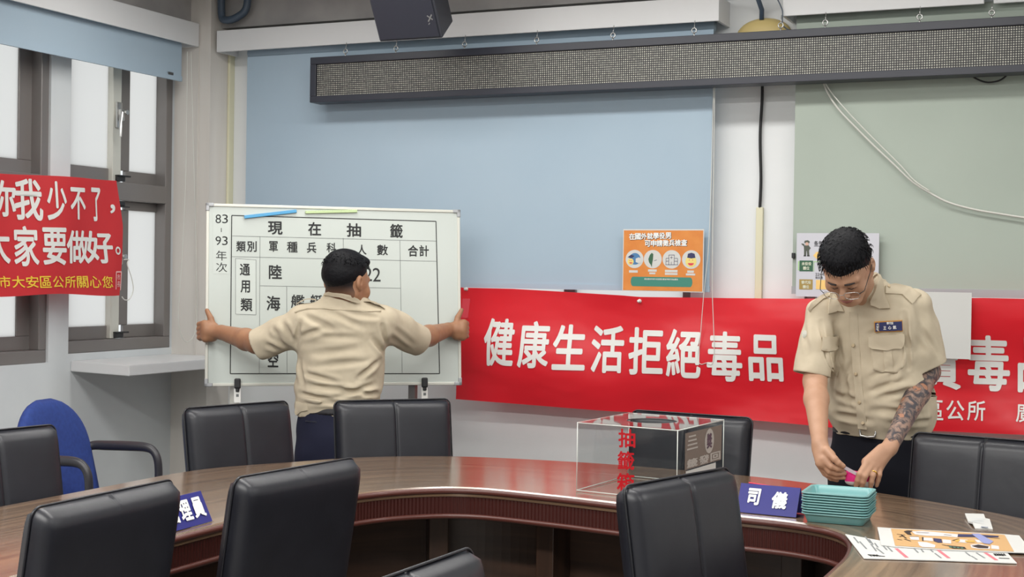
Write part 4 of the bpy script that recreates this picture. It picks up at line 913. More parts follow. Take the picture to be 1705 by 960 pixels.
for a, b in (((120, 245), (165, 300)), ((175, 285), (240, 355)), ((225, 240), (275, 300)), ((280, 310), (330, 375)), ((262, 265), (300, 315)), ((315, 300), (345, 340)), ((330, 345), (400, 400)), ((380, 310), (430, 365)), ((430, 330), (480, 380)), ((680, 350), (720, 390)), ((740, 350), (770, 385)), ((820, 350), (860, 385)), ((875, 395), (935, 440)), ((1160, 385), (1205, 420)), ((1215, 420), (1270, 455)), ((1260, 390), (1340, 440))): ln(pr, a, b, .0042)
pr.build('text_lines', mat('grey_text', (120, 124, 126), .6), sh)
pr = Print(Quad((0, 0, pz), (1, 0, 0), (0, 1, 0)), .0006)
for a, b in (((515, 350), (615, 435)), ((905, 365), (1005, 440)), ((1345, 390), (1450, 460))): ln(pr, a, b, .009)
pr.build('red_rubric', mat('pink_text', (216, 110, 120), .6), sh)
pr = Print(Quad((0, 0, pz), (1, 0, 0), (0, 1, 0)), .0006)
for a, b in (((250, 408), (330, 415)), ((300, 415), (410, 425)), ((1420, 400), (1520, 410)), ((1470, 440), (1570, 445)), ((1430, 412), (1520, 418))): ln(pr, a, b, .008)
for k in range(5): ln(pr, (1425+22*k, 398), (1445+22*k, 418), .004)
for k in range(4): ln(pr, (255+25*k, 408), (290+25*k, 425), .004)
pr.build('black_marks', M['ink'], sh)
pz2 = TZ+.0065; sh = flat('illustrated_sheet', 'tan illustrated sheet with white end bands lying across the text sheet', [(q1_(a), q2_(b)) for a, b in ((340, 150), (375, 315), (500, 330), (960, 360), (1610, 385), (1790, 390), (1660, 228), (1480, 213), (470, 160))], pz2, M['paper'], 'sheet of paper', .002)
QP = Quad((0, 0, pz2), (1, 0, 0), (0, 1, 0)); pr = Print(QP, .0006); pr.pix([(q1_(a), q2_(b)) for a, b in ((466, 166), (505, 325), (960, 355), (1612, 380), (1525, 225), (1480, 219))]); pr.build('tan_ground', M['tan_print'], sh)
def blob(p, pts): p.pix([(q1_(a), q2_(b)) for a, b in pts])
pr = Print(QP, .0011)
for P in (((660, 195), (760, 190), (880, 200), (1090, 222), (1085, 250), (980, 240), (800, 235), (690, 222)), ((640, 242), (725, 245), (730, 275), (650, 270)), ((765, 250), (850, 255), (860, 285), (770, 278)), ((945, 268), (1025, 275), (1028, 308), (950, 302)), ((715, 290), (800, 295), (880, 320), (875, 345), (760, 340), (730, 325)), ((1100, 268), (1180, 272), (1170, 300), (1095, 295)), ((1245, 270), (1310, 275), (1330, 300), (1270, 298)), ((1400, 320), (1470, 330), (1475, 362), (1400, 355)), ((1205, 318), (1290, 310), (1390, 335), (1385, 358), (1290, 356), (1215, 345))): blob(pr, P)
pr.build('pale_shapes', mat('pale_print', (212, 206, 206), .5), sh)
pr = Print(QP, .0016)
for P in (((585, 195), (620, 186), (668, 188), (645, 205), (660, 230), (620, 222)), ((1215, 330), (1280, 318), (1375, 335), (1370, 352), (1280, 350)), ((755, 248), (770, 250), (768, 285), (757, 282)), ((990, 325), (1150, 340), (1170, 358), (1040, 354))): blob(pr, P)
for a, b in (((520, 220), (600, 230)), ((545, 245), (580, 235)), ((560, 225), (610, 260)), ((525, 268), (570, 275)), ((590, 265), (650, 285)), ((640, 242), (725, 245)), ((940, 318), (1000, 330)), ((1040, 280), (1100, 265)), ((960, 225), (1030, 232)), ((700, 205), (820, 210)), ((1210, 235), (1480, 262)), ((1355, 235), (1465, 240))): ln(pr, a, b, .004)
pr.build('black_drawing', mat('brown_black_print', (46, 34, 36), .5), sh)
pr = Print(QP, .0015)
for P in (((1090, 220), (1290, 225), (1470, 238), (1465, 250), (1280, 248), (1088, 246)), ((860, 258), (935, 266), (945, 300), (905, 300), (865, 285))): blob(pr, P)
pr.build('navy_shapes', M['navy_print'], sh)
pr = Print(QP, .0019); blob(pr, ((1215, 218), (1290, 218), (1420, 290), (1385, 315), (1330, 308))); pr.build('blue_label', mat('periwinkle_print', (140, 146, 192), .5), sh)
pr = Print(QP, .0015); blob(pr, ((1060, 280), (1100, 262), (1110, 285), (1080, 296))); blob(pr, ((1155, 278), (1245, 280), (1248, 298), (1160, 294))); pr.build('gold_shapes', mat('gold_print', (204, 164, 80), .5), sh)
pr = Print(QP, .0019)
for k in range(4): blob(pr, tuple((x+36*k, y+4*k) for x, y in ((1005, 333), (1030, 335), (1035, 348), (1012, 346))))
pr.build('green_shapes', mat('dark_green_print', (70, 110, 90), .5), sh)
# small folded slip with an arched fold
t0 = [atZ(q1_(a), q2_(b), TZ+.004) for a, b in ((1155, 45), (1330, 50), (1345, 80), (1385, 95), (1415, 165), (1250, 158), (1225, 130), (1185, 100))]
bm = bmesh.new(); hts = [.010, .010, .007, .009, .002, .002, .010, .004]
A = [bm.verts.new((p[0], p[1], TZ+.0012+h)) for p, h in zip(t0, hts)]; B = [bm.verts.new((p[0], p[1], TZ+.0004+max(0, h-.004))) for p, h in zip(t0, hts)]
for i, j, k, l in ((0, 1, 2, 7), (7, 2, 3, 6), (6, 3, 4, 5)): bm.faces.new((A[i], A[j], A[k], A[l])); bm.faces.new((B[l], B[k], B[j], B[i]))
for i in range(8): bm.faces.new((A[i], A[(i+1) % 8], B[(i+1) % 8], B[i]))
o = tag(obj('folded_slip', bm, M['paper']), 'small folded paper slip lying alone on the right of the table', 'paper slip')
pr = Print(Quad((0, 0, TZ+.0125), (1, 0, 0), (0, 1, 0)), .0006)
for k in range(3): ln(pr, (1215, 70+16*k), (1330, 74+16*k), .0035)
pr.build('print_lines', mat('faint_print', (170, 184, 196), .6), o)
pr = Print(Quad((0, 0, TZ+.006), (1, 0, 0), (0, 1, 0)), .001); ln(pr, (1305, 150), (1370, 156), .010); pr.build('slate_print', mat('slate_print', (96, 110, 134), .6), o)

# ================================================================== PEOPLE: signed distance bodies turned into one continuous skin
def smin(a, b, k):
    if k <= 0: return np.minimum(a, b)
    h = np.clip(.5+.5*(b-a)/k, 0, 1); return b*(1-h)+a*h-k*h*(1-h)
def smax(a, b, k): return -smin(-a, -b, k)
def rcone(a, b, ra, rb):
    a = np.array(a, float); b = np.array(b, float); d = b-a; L2 = d @ d
    def f(P):
        q = P-a; t = np.clip(q @ d/L2, 0, 1); return np.linalg.norm(q-t[:, None]*d, axis=1)-(ra+(rb-ra)*t)
    return f
def ball(c, r):
    c = np.array(c, float); return lambda P: np.linalg.norm(P-c, axis=1)-r
def ellip(c, r, R=None):
    c = np.array(c, float); r = np.array(r, float)
    def f(P):
        q = P-c
        if R is not None: q = q @ R
        k0 = np.linalg.norm(q/r, axis=1); k1 = np.linalg.norm(q/(r*r), axis=1)+1e-9; return k0*(k0-1)/k1
    return f
def half(p, n):
    p = np.array(p, float); n = np.array(n, float); n = n/np.linalg.norm(n); return lambda P: (P-p) @ n
def chain(pts, rs): return [rcone(pts[i], pts[i+1], rs[i], rs[i+1]) for i in range(len(pts)-1)]
def loft(sec, fwd, e=2.3):
    """sec: rows of (z, cx, cy, half width, half depth); fwd: horizontal facing direction"""
    S = np.array(sorted(sec), float); f = np.array([fwd[0], fwd[1]])/math.hypot(fwd[0], fwd[1]); l = np.array([-f[1], f[0]])
    # smooth the rows
    zz = np.linspace(S[0, 0], S[-1, 0], 80); cur = np.array([np.interp(zz, S[:, 0], S[:, k]) for k in range(1, 5)])
    for _ in range(4): cur[:, 1:-1] = (cur[:, :-2]+2*cur[:, 1:-1]+cur[:, 2:])/4
    def g(P):
        z = P[:, 2]; cx, cy, rx, ry = [np.interp(z, zz, cur[k]) for k in range(4)]
        dx = P[:, 0]-cx; dy = P[:, 1]-cy; a = np.abs(dx*l[0]+dy*l[1])/rx; b = np.abs(dx*f[0]+dy*f[1])/ry
        k = (a**e+b**e)**(1/e); d = (k-1)*np.minimum(rx, ry); return np.maximum(d, np.maximum(zz[0]-z, z-zz[-1]))
    return g
class Field:
    def __init__(s): s.ops = []
    def u(s, f, k=.01):
        for q in (f if isinstance(f, list) else [f]): s.ops.append(('u', q, k))
        return s
    def sub(s, f, k=.004): s.ops.append(('s', f, k)); return s
    def cut(s, f, k=.0): s.ops.append(('i', f, k)); return s
    def mod(s, f): s.ops.append(('m', f, 0)); return s
    def __call__(s, P):
        d = None
        for o, f, k in s.ops:
            if o == 'u': v = f(P); d = v if d is None else smin(d, v, k)
            elif o == 's': d = smax(d, -f(P), k)
            elif o == 'i': d = smax(d, f(P), k)
            else: d = d+f(P)
        return d
def mesh_field(F, lo, hi, h, B=8, slack=2.5):
    lo = np.array(lo, float); hi = np.array(hi, float); n = np.ceil((hi-lo)/(h*B)).astype(int)
    I = np.stack(np.meshgrid(*[np.arange(k) for k in n], indexing='ij'), -1).reshape(-1, 3)
    cen = lo+(I+.5)*h*B; d = np.concatenate([F(c) for c in np.array_split(cen, max(1, len(cen)//40000))])
    I = I[np.abs(d) < h*B*.87*slack]
    o = np.stack(np.meshgrid(*[np.arange(B+1)]*3, indexing='ij'), -1).reshape(-1, 3)
    D = np.empty((len(I), (B+1)**3), np.float32)
    for a in range(0, len(I), 400):
        P = lo+h*(I[a:a+400, None, :]*B+o[None]); D[a:a+400] = F(P.reshape(-1, 3)).reshape(-1, (B+1)**3)
    D = D.reshape(-1, B+1, B+1, B+1)
    cor = [(x, y, z) for x in (0, 1) for y in (0, 1) for z in (0, 1)]
    V8 = np.stack([D[:, x:x+B, y:y+B, z:z+B] for x, y, z in cor], -1); neg = V8 < 0; act = neg.any(-1) & ~neg.all(-1)
    bi, cx, cy, cz = np.nonzero(act); v = V8[bi, cx, cy, cz]; cell = I[bi]*B+np.stack([cx, cy, cz], 1)
    acc = np.zeros((len(v), 3)); cnt = np.zeros(len(v)); cr = np.array(cor, float)
    for i in range(8):
        for j in range(i+1, 8):
            if np.abs(cr[i]-cr[j]).sum() == 1:
                m = (v[:, i] < 0) != (v[:, j] < 0); t = v[m, i]/(v[m, i]-v[m, j]); acc[m] += cr[i]+(cr[j]-cr[i])*t[:, None]; cnt[m] += 1
    pos = lo+h*(cell+acc/cnt[:, None]); N = (n*B+2).astype(np.int64)
    code = (cell[:, 0].astype(np.int64)*N[1]+cell[:, 1])*N[2]+cell[:, 2]; order = np.argsort(code); cs = code[order]
    quads = []
    st = [N[1]*N[2], N[2], 1]
    for ax in range(3):
        i1 = {0: 4, 1: 2, 2: 1}[ax]; m = np.nonzero((v[:, 0] < 0) != (v[:, i1] < 0))[0]; a, b = [k for k in range(3) if k != ax]
        q = np.stack([code[m], code[m]-st[a], code[m]-st[a]-st[b], code[m]-st[b]], 1); p = np.searchsorted(cs, q); p = np.minimum(p, len(cs)-1); ok = (cs[p] == q).all(1)
        f = order[p[ok]]; flip = (v[m[ok], 0] < 0) ^ (ax == 1); f[~flip] = f[~flip][:, ::-1]; quads.append(f)
    return pos, np.concatenate(quads)
def field_obj(name, F, lo, hi, h, m, parent=None, label=None, matfn=None):
    pos, q = mesh_field(F, lo, hi, h); me = bpy.data.meshes.new(name); me.from_pydata(pos.tolist(), [], q.tolist()); me.update()
    for k in (m if isinstance(m, list) else [m]): me.materials.append(k)
    if matfn is not None:
        c = pos[q].mean(1); me.polygons.foreach_set('material_index', matfn(c).astype(np.int32))
    me.shade_smooth(); o = bpy.data.objects.new(name, me); C.objects.link(o)
    if parent is not None: o.parent = parent; o.matrix_parent_inverse = local_of(parent).inverted()
    if label: o['label'] = label
    return o
def march(F, px, t0=4.0, t1=7.5):
    """where the sight line of a photo pixel meets a figure"""
    d = np.array([ray(*p) for p in px]); t = np.full(len(d), t0)
    for _ in range(150): t = np.minimum(t+.5*np.clip(F(EYEV+d*t[:, None]), -.02, .2), t1)
    for _ in range(25): t = t+.25*F(EYEV+d*t[:, None])
    return EYEV+d*t[:, None]
def normals(F, P, e=.004):
    g = np.stack([F(P+np.eye(3)[k]*e)-F(P-np.eye(3)[k]*e) for k in range(3)], 1); return g/(np.linalg.norm(g, axis=1)[:, None]+1e-9)
def patch(name, poly, F, m, parent, off=.003, sink=.004, cuts=5, t0=4.0, puff=0, label=None):
    """a piece of cloth or trim with its own thickness, laid on the figure's surface"""
    bm = bmesh.new(); f = bm.faces.new([bm.verts.new((x, y, 0)) for x, y in poly]); bmesh.ops.triangulate(bm, faces=[f])
    for _ in range(cuts):
        es = [e for e in bm.edges if e.calc_length() > 4.5]
        if not es: break
        bmesh.ops.subdivide_edges(bm, edges=es, cuts=1); bmesh.ops.triangulate(bm, faces=bm.faces)
    bm.verts.index_update(); vs = list(bm.verts); px = [(v.co.x, v.co.y) for v in vs]; P = march(F, px, t0); bnd = np.array([v.is_boundary for v in vs])
    far = np.abs(F(P)) > .02
    if far.any() and not far.all():
        good = P[~far]; gp = np.array(px)[~far]
        for i in np.nonzero(far)[0]: P[i] = good[np.argmin(((gp-px[i])**2).sum(1))]
    D = np.array([ray(*q) for q in px]); tt = ((P-EYEV)*D).sum(1)/(D*D).sum(1); E_ = np.array([[e.verts[0].index, e.verts[1].index] for e in bm.edges]); deg = np.bincount(E_.ravel(), minlength=len(vs)).astype(float)
    for _ in range(10):                                # cloth bridges small creases: even out the depth
        sm = np.zeros(len(vs)); np.add.at(sm, E_[:, 0], tt[E_[:, 1]]); np.add.at(sm, E_[:, 1], tt[E_[:, 0]]); tt = np.minimum(.4*tt+.6*sm/deg, tt+.0006)
    P = EYEV+D*tt[:, None]; n_ = normals(F, P, .015); top = P+n_*(off+puff*(~bnd))[:, None]; bot = P-n_*sink; N = len(vs)
    tris = [[v.index for v in f.verts] for f in bm.faces]; edge = [tuple(v.index for v in e.verts) for e in bm.edges if e.is_boundary]; bm.free()
    fc = [tuple(t) for t in tris]+[tuple(N+i for i in t[::-1]) for t in tris]+[(a, b, N+b, N+a) for a, b in edge]
    me = bpy.data.meshes.new(name); me.from_pydata([tuple(p) for p in np.concatenate([top, bot])], [], fc); b2_ = bmesh.new(); b2_.from_mesh(me)
    return autosmooth(obj(name, b2_, m, parent, label=label, world=True), 50)
rng = np.random.RandomState(5)
def ripple(n, f0, f1, amp, stretch=(1, 1, 1)):
    K = rng.randn(n, 3); K = K/np.linalg.norm(K, axis=1)[:, None]*rng.uniform(f0, f1, n)[:, None]*np.array(stretch); ph = rng.uniform(0, 6.28, n)
    return lambda P: amp*np.sin(P @ K.T+ph).mean(1)*1.6
def fold(F, a, b, c, d, wd, amp, t0=4.0):
    """a crease on the cloth between two points of the figure's surface: a valley with a ridge along its side"""
    P = march(F, [(a+(c-a)*k, b+(d-b)*k) for k in (0, .33, .67, 1)], t0); ok = np.abs(F(P)) < .01; P = P[ok] if ok.sum() > 1 else P; n = len(P)
    def f(X):
        best = np.full(len(X), 9.); tt = np.zeros(len(X))
        for i in range(n-1):
            p, q = P[i], P[i+1]; e = q-p; L2 = e @ e+1e-9; v = X-p; t = np.clip(v @ e/L2, 0, 1); r = np.linalg.norm(v-t[:, None]*e, axis=1); m = r < best; best = np.where(m, r, best); tt = np.where(m, (i+t)/(n-1), tt)
        return amp*(np.exp(-(best/wd)**2)-.55*np.exp(-((best-1.9*wd)/wd)**2))*np.sin(np.clip(tt, .03, .97)*PI)**.7
    return f
M['skin_a'] = mat('tanned_skin', (158, 116, 87), .5, spec=.4, vary=(150, 108, 81), scale=25)
M['skin_b'] = mat('light_tanned_skin', (182, 142, 116), .48, spec=.4, vary=(176, 135, 109), scale=25)
M['khaki'] = mat('khaki_cotton', (190, 178, 156), .85, spec=.2, vary=(185, 173, 151), scale=30, bump=.1)
M['khaki_trim'] = mat('khaki_trim', (187, 175, 153), .85, spec=.2)
M['navy'] = mat('navy_trouser_cloth', (32, 34, 52), .85, spec=.2, bump=.15, scale=60)
M['hair'] = mat('black_hair', (15, 15, 19), .6, spec=.18, bump=.5, scale=180, dist=.003)
M['fade'] = mat('close_cropped_hair', (62, 52, 50), .7, spec=.2, vary=(40, 36, 38), scale=300)
def fade_mat(name, skin, z0, z1):
    m = mat(name, skin, .7, spec=.2); nt = m.node_tree; b = nt.nodes['Principled BSDF']; N = nt.nodes.new; L = nt.links.new
    g = N('ShaderNodeNewGeometry'); s = N('ShaderNodeSeparateXYZ'); r = N('ShaderNodeMapRange'); r.inputs[1].default_value = z0; r.inputs[2].default_value = z1; nz = N('ShaderNodeTexNoise'); nz.inputs['Scale'].default_value = 420
    a = N('ShaderNodeMath'); a.operation = 'MULTIPLY_ADD'; a.inputs[1].default_value = .5; mx = N('ShaderNodeMix'); mx.data_type = 'RGBA'; mx.inputs[6].default_value = lin(skin)+(1,); mx.inputs[7].default_value = lin((30, 27, 29))+(1,)
    sb = N('ShaderNodeMath'); sb.operation = 'SUBTRACT'; sb.inputs[1].default_value = .25; sb.use_clamp = True
    L(g.outputs['Position'], s.inputs[0]); L(s.outputs[2], r.inputs[0]); L(nz.outputs[0], a.inputs[0]); L(r.outputs[0], a.inputs[2]); L(a.outputs[0], sb.inputs[0]); L(sb.outputs[0], mx.inputs[0]); L(mx.outputs[2], b.inputs['Base Color']); return m
M['belt'] = mat('dark_belt', (26, 24, 28), .45)
M['gold'] = mat('gold_metal', (224, 180, 84), .25, metal=.9)
M['lip'] = mat('lip_skin', (150, 92, 84), .5); M['brow'] = mat('eyebrow_hair', (40, 32, 30), .7)
M['button'] = mat('tan_button', (186, 168, 138), .4)
def tattoo():
    m = mat('tattooed_skin', (120, 98, 88), .5, spec=.4); nt = m.node_tree; b = nt.nodes['Principled BSDF']; N = nt.nodes.new; L = nt.links.new
    tc = N('ShaderNodeTexCoord'); vo = N('ShaderNodeTexVoronoi'); vo.inputs['Scale'].default_value = 24; nz = N('ShaderNodeTexNoise'); nz.inputs['Scale'].default_value = 34; nz.inputs['Detail'].default_value = 5; nz.inputs['Distortion'].default_value = 1.6
    r1 = N('ShaderNodeValToRGB'); e = r1.color_ramp.elements; e[0].position = .42; e[0].color = lin((66, 62, 66))+(1,); e[1].position = .62; e[1].color = lin((148, 122, 108))+(1,)
    r2 = N('ShaderNodeValToRGB'); e = r2.color_ramp.elements; e[0].position = .28; e[0].color = lin((158, 112, 88))+(1,); e[1].position = .36; e[1].color = lin((104, 74, 64))+(1,)
    mx = N('ShaderNodeMix'); mx.data_type = 'RGBA'; mr = N('ShaderNodeMapRange'); mr.inputs[1].default_value = .40; mr.inputs[2].default_value = .34
    n2 = N('ShaderNodeTexNoise'); n2.inputs['Scale'].default_value = 13; mm = N('ShaderNodeMath'); mm.operation = 'GREATER_THAN'; mm.inputs[1].default_value = .5; ml = N('ShaderNodeMath'); ml.operation = 'MULTIPLY'
    for q in (nz, n2): L(tc.outputs['Object'], q.inputs['Vector'])
    wz = N('ShaderNodeTexNoise'); wz.inputs['Scale'].default_value = 60; wv = N('ShaderNodeVectorMath'); wv.operation = 'MULTIPLY_ADD'; wv.inputs[1].default_value = (.035, .035, .035)
    L(tc.outputs['Object'], wz.inputs['Vector']); L(wz.outputs['Color'], wv.inputs[0]); L(tc.outputs['Object'], wv.inputs[2]); L(wv.outputs[0], vo.inputs['Vector'])
    L(nz.outputs[0], r1.inputs[0]); L(vo.outputs['Distance'], r2.inputs[0]); L(vo.outputs['Distance'], mr.inputs[0]); L(n2.outputs[0], mm.inputs[0]); L(mr.outputs[0], ml.inputs[0]); L(mm.outputs[0], ml.inputs[1])
    L(ml.outputs[0], mx.inputs[0]); L(r1.outputs[0], mx.inputs[6]); L(r2.outputs[0], mx.inputs[7]); L(mx.outputs[2], b.inputs['Base Color']); return m
M['tattoo'] = tattoo()
class Head:
    """head frame: x to the person's left, -y forward, z up; origin between the ears"""
    def __init__(s, o, fh, pitch, roll=0, k=1.0):
        fh = np.array([fh[0], fh[1], 0.]); fh /= np.linalg.norm(fh); z = np.array([0, 0, 1.]); f = math.cos(pitch)*fh-math.sin(pitch)*z; u = math.sin(pitch)*fh+math.cos(pitch)*z; l = np.cross(u, f)
        l2 = math.cos(roll)*l+math.sin(roll)*u; u2 = -math.sin(roll)*l+math.cos(roll)*u
        s.R = np.stack([l2, -f, u2], 1); s.o = np.array(o, float); s.k = k
    def w(s, p): return s.o+s.R @ (np.array(p, float)*s.k)
    def l(s, P): return (P-s.o) @ s.R/s.k
    def wrap(s, f): return lambda P: f(s.l(P))*s.k
def head_field(H):
    F = Field(); F.u(ellip((0, .010, .032), (.078, .096, .085)), 0)
    F.u(rcone((0, -.025, -.012), (0, -.062, -.088), .066, .030), .03)
    for s in (-1, 1):
        F.u(rcone((s*.052, .012, -.045), (s*.020, -.062, -.092), .026, .022), .025); F.u(ellip((s*.042, -.058, -.028), (.030, .026, .030)), .02)
        F.u(rcone((s*.014, -.086, .022), (s*.048, -.070, .024), .010, .009), .014)
    for s in (-1, 1): F.sub(ball((s*.032, -.102, .001), .016), .016)
    for s in (-1, 1): F.u(ellip((s*.031, -.079, .001), (.015, .010, .010)), .006)
    F.u(rcone((0, -.088, .012), (0, -.106, -.030), .008, .0125), .010)
    for s in (-1, 1): F.u(ball((s*.012, -.097, -.034), .0088), .006)
    F.u(ellip((0, -.091, -.060), (.024, .011, .0055)), .006); F.u(ellip((0, -.088, -.071), (.020, .011, .0065)), .006); F.sub(ellip((0, -.101, -.0655), (.023, .006, .0012)), .003)
    F.u(ball((0, -.074, -.094), .018), .015)
    for s in (-1, 1):
        F.u(ellip((s*.082, .016, .000), (.010, .017, .027)), .006); F.u(ball((s*.080, .008, -.024), .008), .006); F.sub(ellip((s*.092, .012, .004), (.007, .009, .015)), .004)
    return H.wrap(F)
def hairline(x, y, front, drop):
    lim = front-np.clip(y+.055, 0, 1)*drop*1.35; return np.maximum(lim, -.05)-np.clip(.03-np.abs(x), 0, .03)*.12*(y < -.02)
def hair_field(H, thick, front, drop, amp, side=0):
    F = Field(); rp = ripple(30, 200, 700, amp)
    def f(P):
        x, y, z = P.T; up = z-hairline(x, y, front, drop)+rp(P)*2.2; s_ = np.clip(up/.045, 0, 1); s_ = s_*s_*(3-2*s_); t = np.clip((z-.05)/.06, 0, 1)
        d = ellip((0, .011, .0325), (.0795, .0975, .0862))(P)-(thick*(.25+.75*t)+side)*s_; return np.maximum(smax(d+rp(P), -up, .004), -(ellip((0, .010, .032), (.074, .092, .081))(P)))
    return H.wrap(F.u(f, 0))
def hair_strands(H, thick, front, drop, parent, n, zmin, ln):
    bm = bmesh.new(); r_ = np.random.RandomState(3); E = np.array([.081, .099, .088])
    for _ in range(n):
        while True:
            d = r_.randn(3); d /= np.linalg.norm(d); p = np.array([0, .011, .0325])+d*(E+thick*.75)
            if p[2] > zmin and p[2] > hairline(p[0:1], p[1:2], front, drop)[0]+.012: break
        g = d/E; g /= np.linalg.norm(g); t = np.array([p[0]*.8, p[1]-.05, -.02])+r_.randn(3)*.03; t -= g*(t @ g); t /= np.linalg.norm(t)+1e-6; L = ln*r_.uniform(.6, 1.3)
        tube(bm, [H.w(p-g*.003), H.w(p+g*L*.14+t*L*.5), H.w(p+g*L*.12+t*L)], [.0016, .0013, .0003], 4)
    o = obj('hair_strands', bm, M['hair'], parent, True, world=True); o['kind'] = 'stuff'
# ------------------------------------------------------------------ man on the right, looking down at his hands
def T(x, y, t): return np.array(atT(x, y, t))
fB = np.array([-.12, -.993]); lB = np.array([.993, -.12])
def sec(y, xc, t, rx, ry): p = T(xc, y, t); return (p[2], p[0], p[1], rx, ry)
pB = thing('person', 'man in khaki uniform shirt and glasses looking down behind the teal trays', 'person', (*T(1468, 740, 5.02)[:2], 0))
HB = Head(T(1411, 444, 4.755), (-.09, -.996), math.radians(54), math.radians(0), .985)
SB = {}
shR, shL = T(1365, 519, 4.95), T(1526, 514, 4.93); elR, elL = T(1357, 634, 4.875), T(1546, 618, 4.95); wrR, wrL = T(1365, 738, 4.64), T(1481, 745, 4.655)
neck0, neck1 = T(1441, 508, 4.95), T(1427, 466, 4.83)
body = Field().u(head_field(HB), 0).u(rcone(neck0, neck1, .054, .053), .02)
body.u(rcone(T(1450, 520, 4.96), T(1466, 690, 5.02), .07, .08), .03)
for a, b in ((shR, T(1450, 522, 4.99)), (shL, T(1450, 522, 4.99))): body.u(rcone(a, b, .030, .05), .02)
for sh, el, wr in ((shR, elR, wrR), (shL, elL, wrL)):
    body.u(rcone(sh, el, .034, .038), .02); m_ = el+(wr-el)*.3; body.u(rcone(el, m_, .038, .041), .02); body.u(rcone(m_, wr, .041, .0255), .015)
def hand(F, palm, fingers, k=.006, kp=.012):
    G = Field()
    for p in palm: G.u(p, kp)
    for pts, rs in fingers: 
        H_ = Field().u(chain(pts, rs), .003); G.u(H_, k)
    F.u(G, .010)
# his right hand (left in the picture), thumb above, fingertips pinching a slip
hand(body, [rcone(wrR, T(1374, 764, 4.615), .024, .026), rcone(T(1362, 748, 4.635), T(1367, 770, 4.61), .020, .018), rcone(T(1372, 748, 4.62), T(1383, 757, 4.595), .018, .016)],
     [([T(1377, 750, 4.60), T(1390, 764, 4.575), T(1396, 770, 4.572), T(1404, 775.5, 4.575)], [.0135, .0115, .0100, .0085]),
      ([T(1371, 764, 4.60), T(1384, 776, 4.585), T(1394, 780, 4.585), T(1405, 780.5, 4.588)], [.0125, .0105, .0092, .0078]),
      ([T(1367, 768, 4.61), T(1381, 784, 4.60), T(1392, 788, 4.60), T(1406, 787.5, 4.605)], [.0125, .0105, .0092, .0078]),
      ([T(1364, 770, 4.625), T(1379, 789, 4.615), T(1391, 794, 4.615), T(1406, 794.5, 4.62)], [.0115, .0098, .0085, .0074]),
      ([T(1362, 771, 4.64), T(1373, 788, 4.64), T(1383, 796, 4.635), T(1394, 799, 4.635)], [.0100, .0086, .0076, .0066])])
# his left hand (right in the picture), back of the hand up, fingers hanging down over the pouch
hand(body, [rcone(wrL, T(1452, 774, 4.625), .0255, .022), rcone(T(1476, 752, 4.65), T(1463, 776, 4.63), .020, .018), rcone(T(1468, 748, 4.64), T(1443, 769, 4.62), .019, .017)],
     [([T(1444, 770, 4.615), T(1431.5, 789, 4.595), T(1428, 799, 4.60), T(1425, 808.5, 4.61)], [.0125, .0105, .0092, .0076]),
      ([T(1451, 774, 4.615), T(1440, 792, 4.592), T(1437, 802, 4.598), T(1434.5, 811, 4.612)], [.0125, .0105, .0094, .0078]),
      ([T(1458, 776, 4.62), T(1453, 791, 4.60), T(1451, 801, 4.603), T(1449.5, 810.5, 4.615)], [.0118, .0102, .0090, .0075]),
      ([T(1465, 776, 4.628), T(1464, 790, 4.61), T(1462, 799, 4.615), T(1459.5, 808, 4.622)], [.0108, .0090, .0078, .0066]),
      ([T(1458, 764, 4.66), T(1443, 784, 4.675), T(1433, 795, 4.665), T(1428, 803, 4.65)], [.0140, .0115, .0100, .0085])])
bodyB = body
ax_ = (wrL-elL)/np.linalg.norm(wrL-elL); tl = float((wrL-elL) @ ax_)
def which(c):
    q = (c-elL) @ ax_; r = np.linalg.norm(c-elL-np.clip(q, -.2, tl)[:, None]*ax_, axis=1); return ((q < tl-.012+.012*np.sin(c[:, 0]*160)) & (r < .07) & (c[:, 2] < elL[2]+.06)).astype(int)
bodyo = field_obj('body', body, (-1.32, 4.45, .70), (-.55, 5.35, 1.68), .003, [M['skin_b'], M['tattoo']], pB, matfn=which)
# shirt
S = [sec(468, 1444, 4.92, .060, .060), sec(484, 1448, 4.93, .115, .078), sec(500, 1450, 4.945, .158, .098), sec(525, 1453, 4.96, .180, .118), sec(560, 1459, 4.975, .184, .130), sec(610, 1464, 4.99, .180, .132), sec(655, 1467, 5.00, .184, .138), sec(690, 1468, 5.01, .192, .142), sec(706, 1468, 5.015, .184, .136), sec(716, 1468, 5.02, .170, .126), sec(724, 1468, 5.02, .166, .122)]
shirt = Field().u(loft(S, fB, 2.5), 0)
cuR, cuL = T(1350, 623, 4.90), T(1545, 610, 4.945)
shirt.u(rcone(T(1368, 519, 4.955), cuR+(cuR-shR)*.12, .054, .064), .03); shirt.u(rcone(T(1522, 512, 4.935), cuL+(cuL-shL)*.12, .066, .070), .035)
shirt.u(rcone(T(1443, 496, 4.94), T(1434, 476, 4.885), .074, .066), .02)
base_ = Field(); base_.ops = list(shirt.ops)
for r in ((1388, 540, 1402, 600, .009, .008), (1392, 575, 1386, 650, .010, .008), (1500, 545, 1520, 590, .010, .007), (1508, 565, 1480, 640, .011, .007), (1388, 655, 1440, 672, .010, .008), (1390, 690, 1450, 700, .010, .010), (1455, 682, 1540, 690, .011, .010), (1460, 662, 1540, 645, .010, .007), (1480, 704, 1550, 700, .010, .008), (1402, 610, 1415, 680, .009, .006), (1532, 545, 1562, 592, .010, .005), (1506, 522, 1513, 612, .007, .013), (1366, 535, 1379, 615, .006, .011), (1340, 540, 1345, 590, .010, .005), (1420, 600, 1400, 640, .009, .006), (1440, 560, 1470, 548, .009, .004), (1445, 630, 1500, 600, .010, .006), (1440, 655, 1510, 630, .010, .006)): shirt.mod(fold(base_, *r))
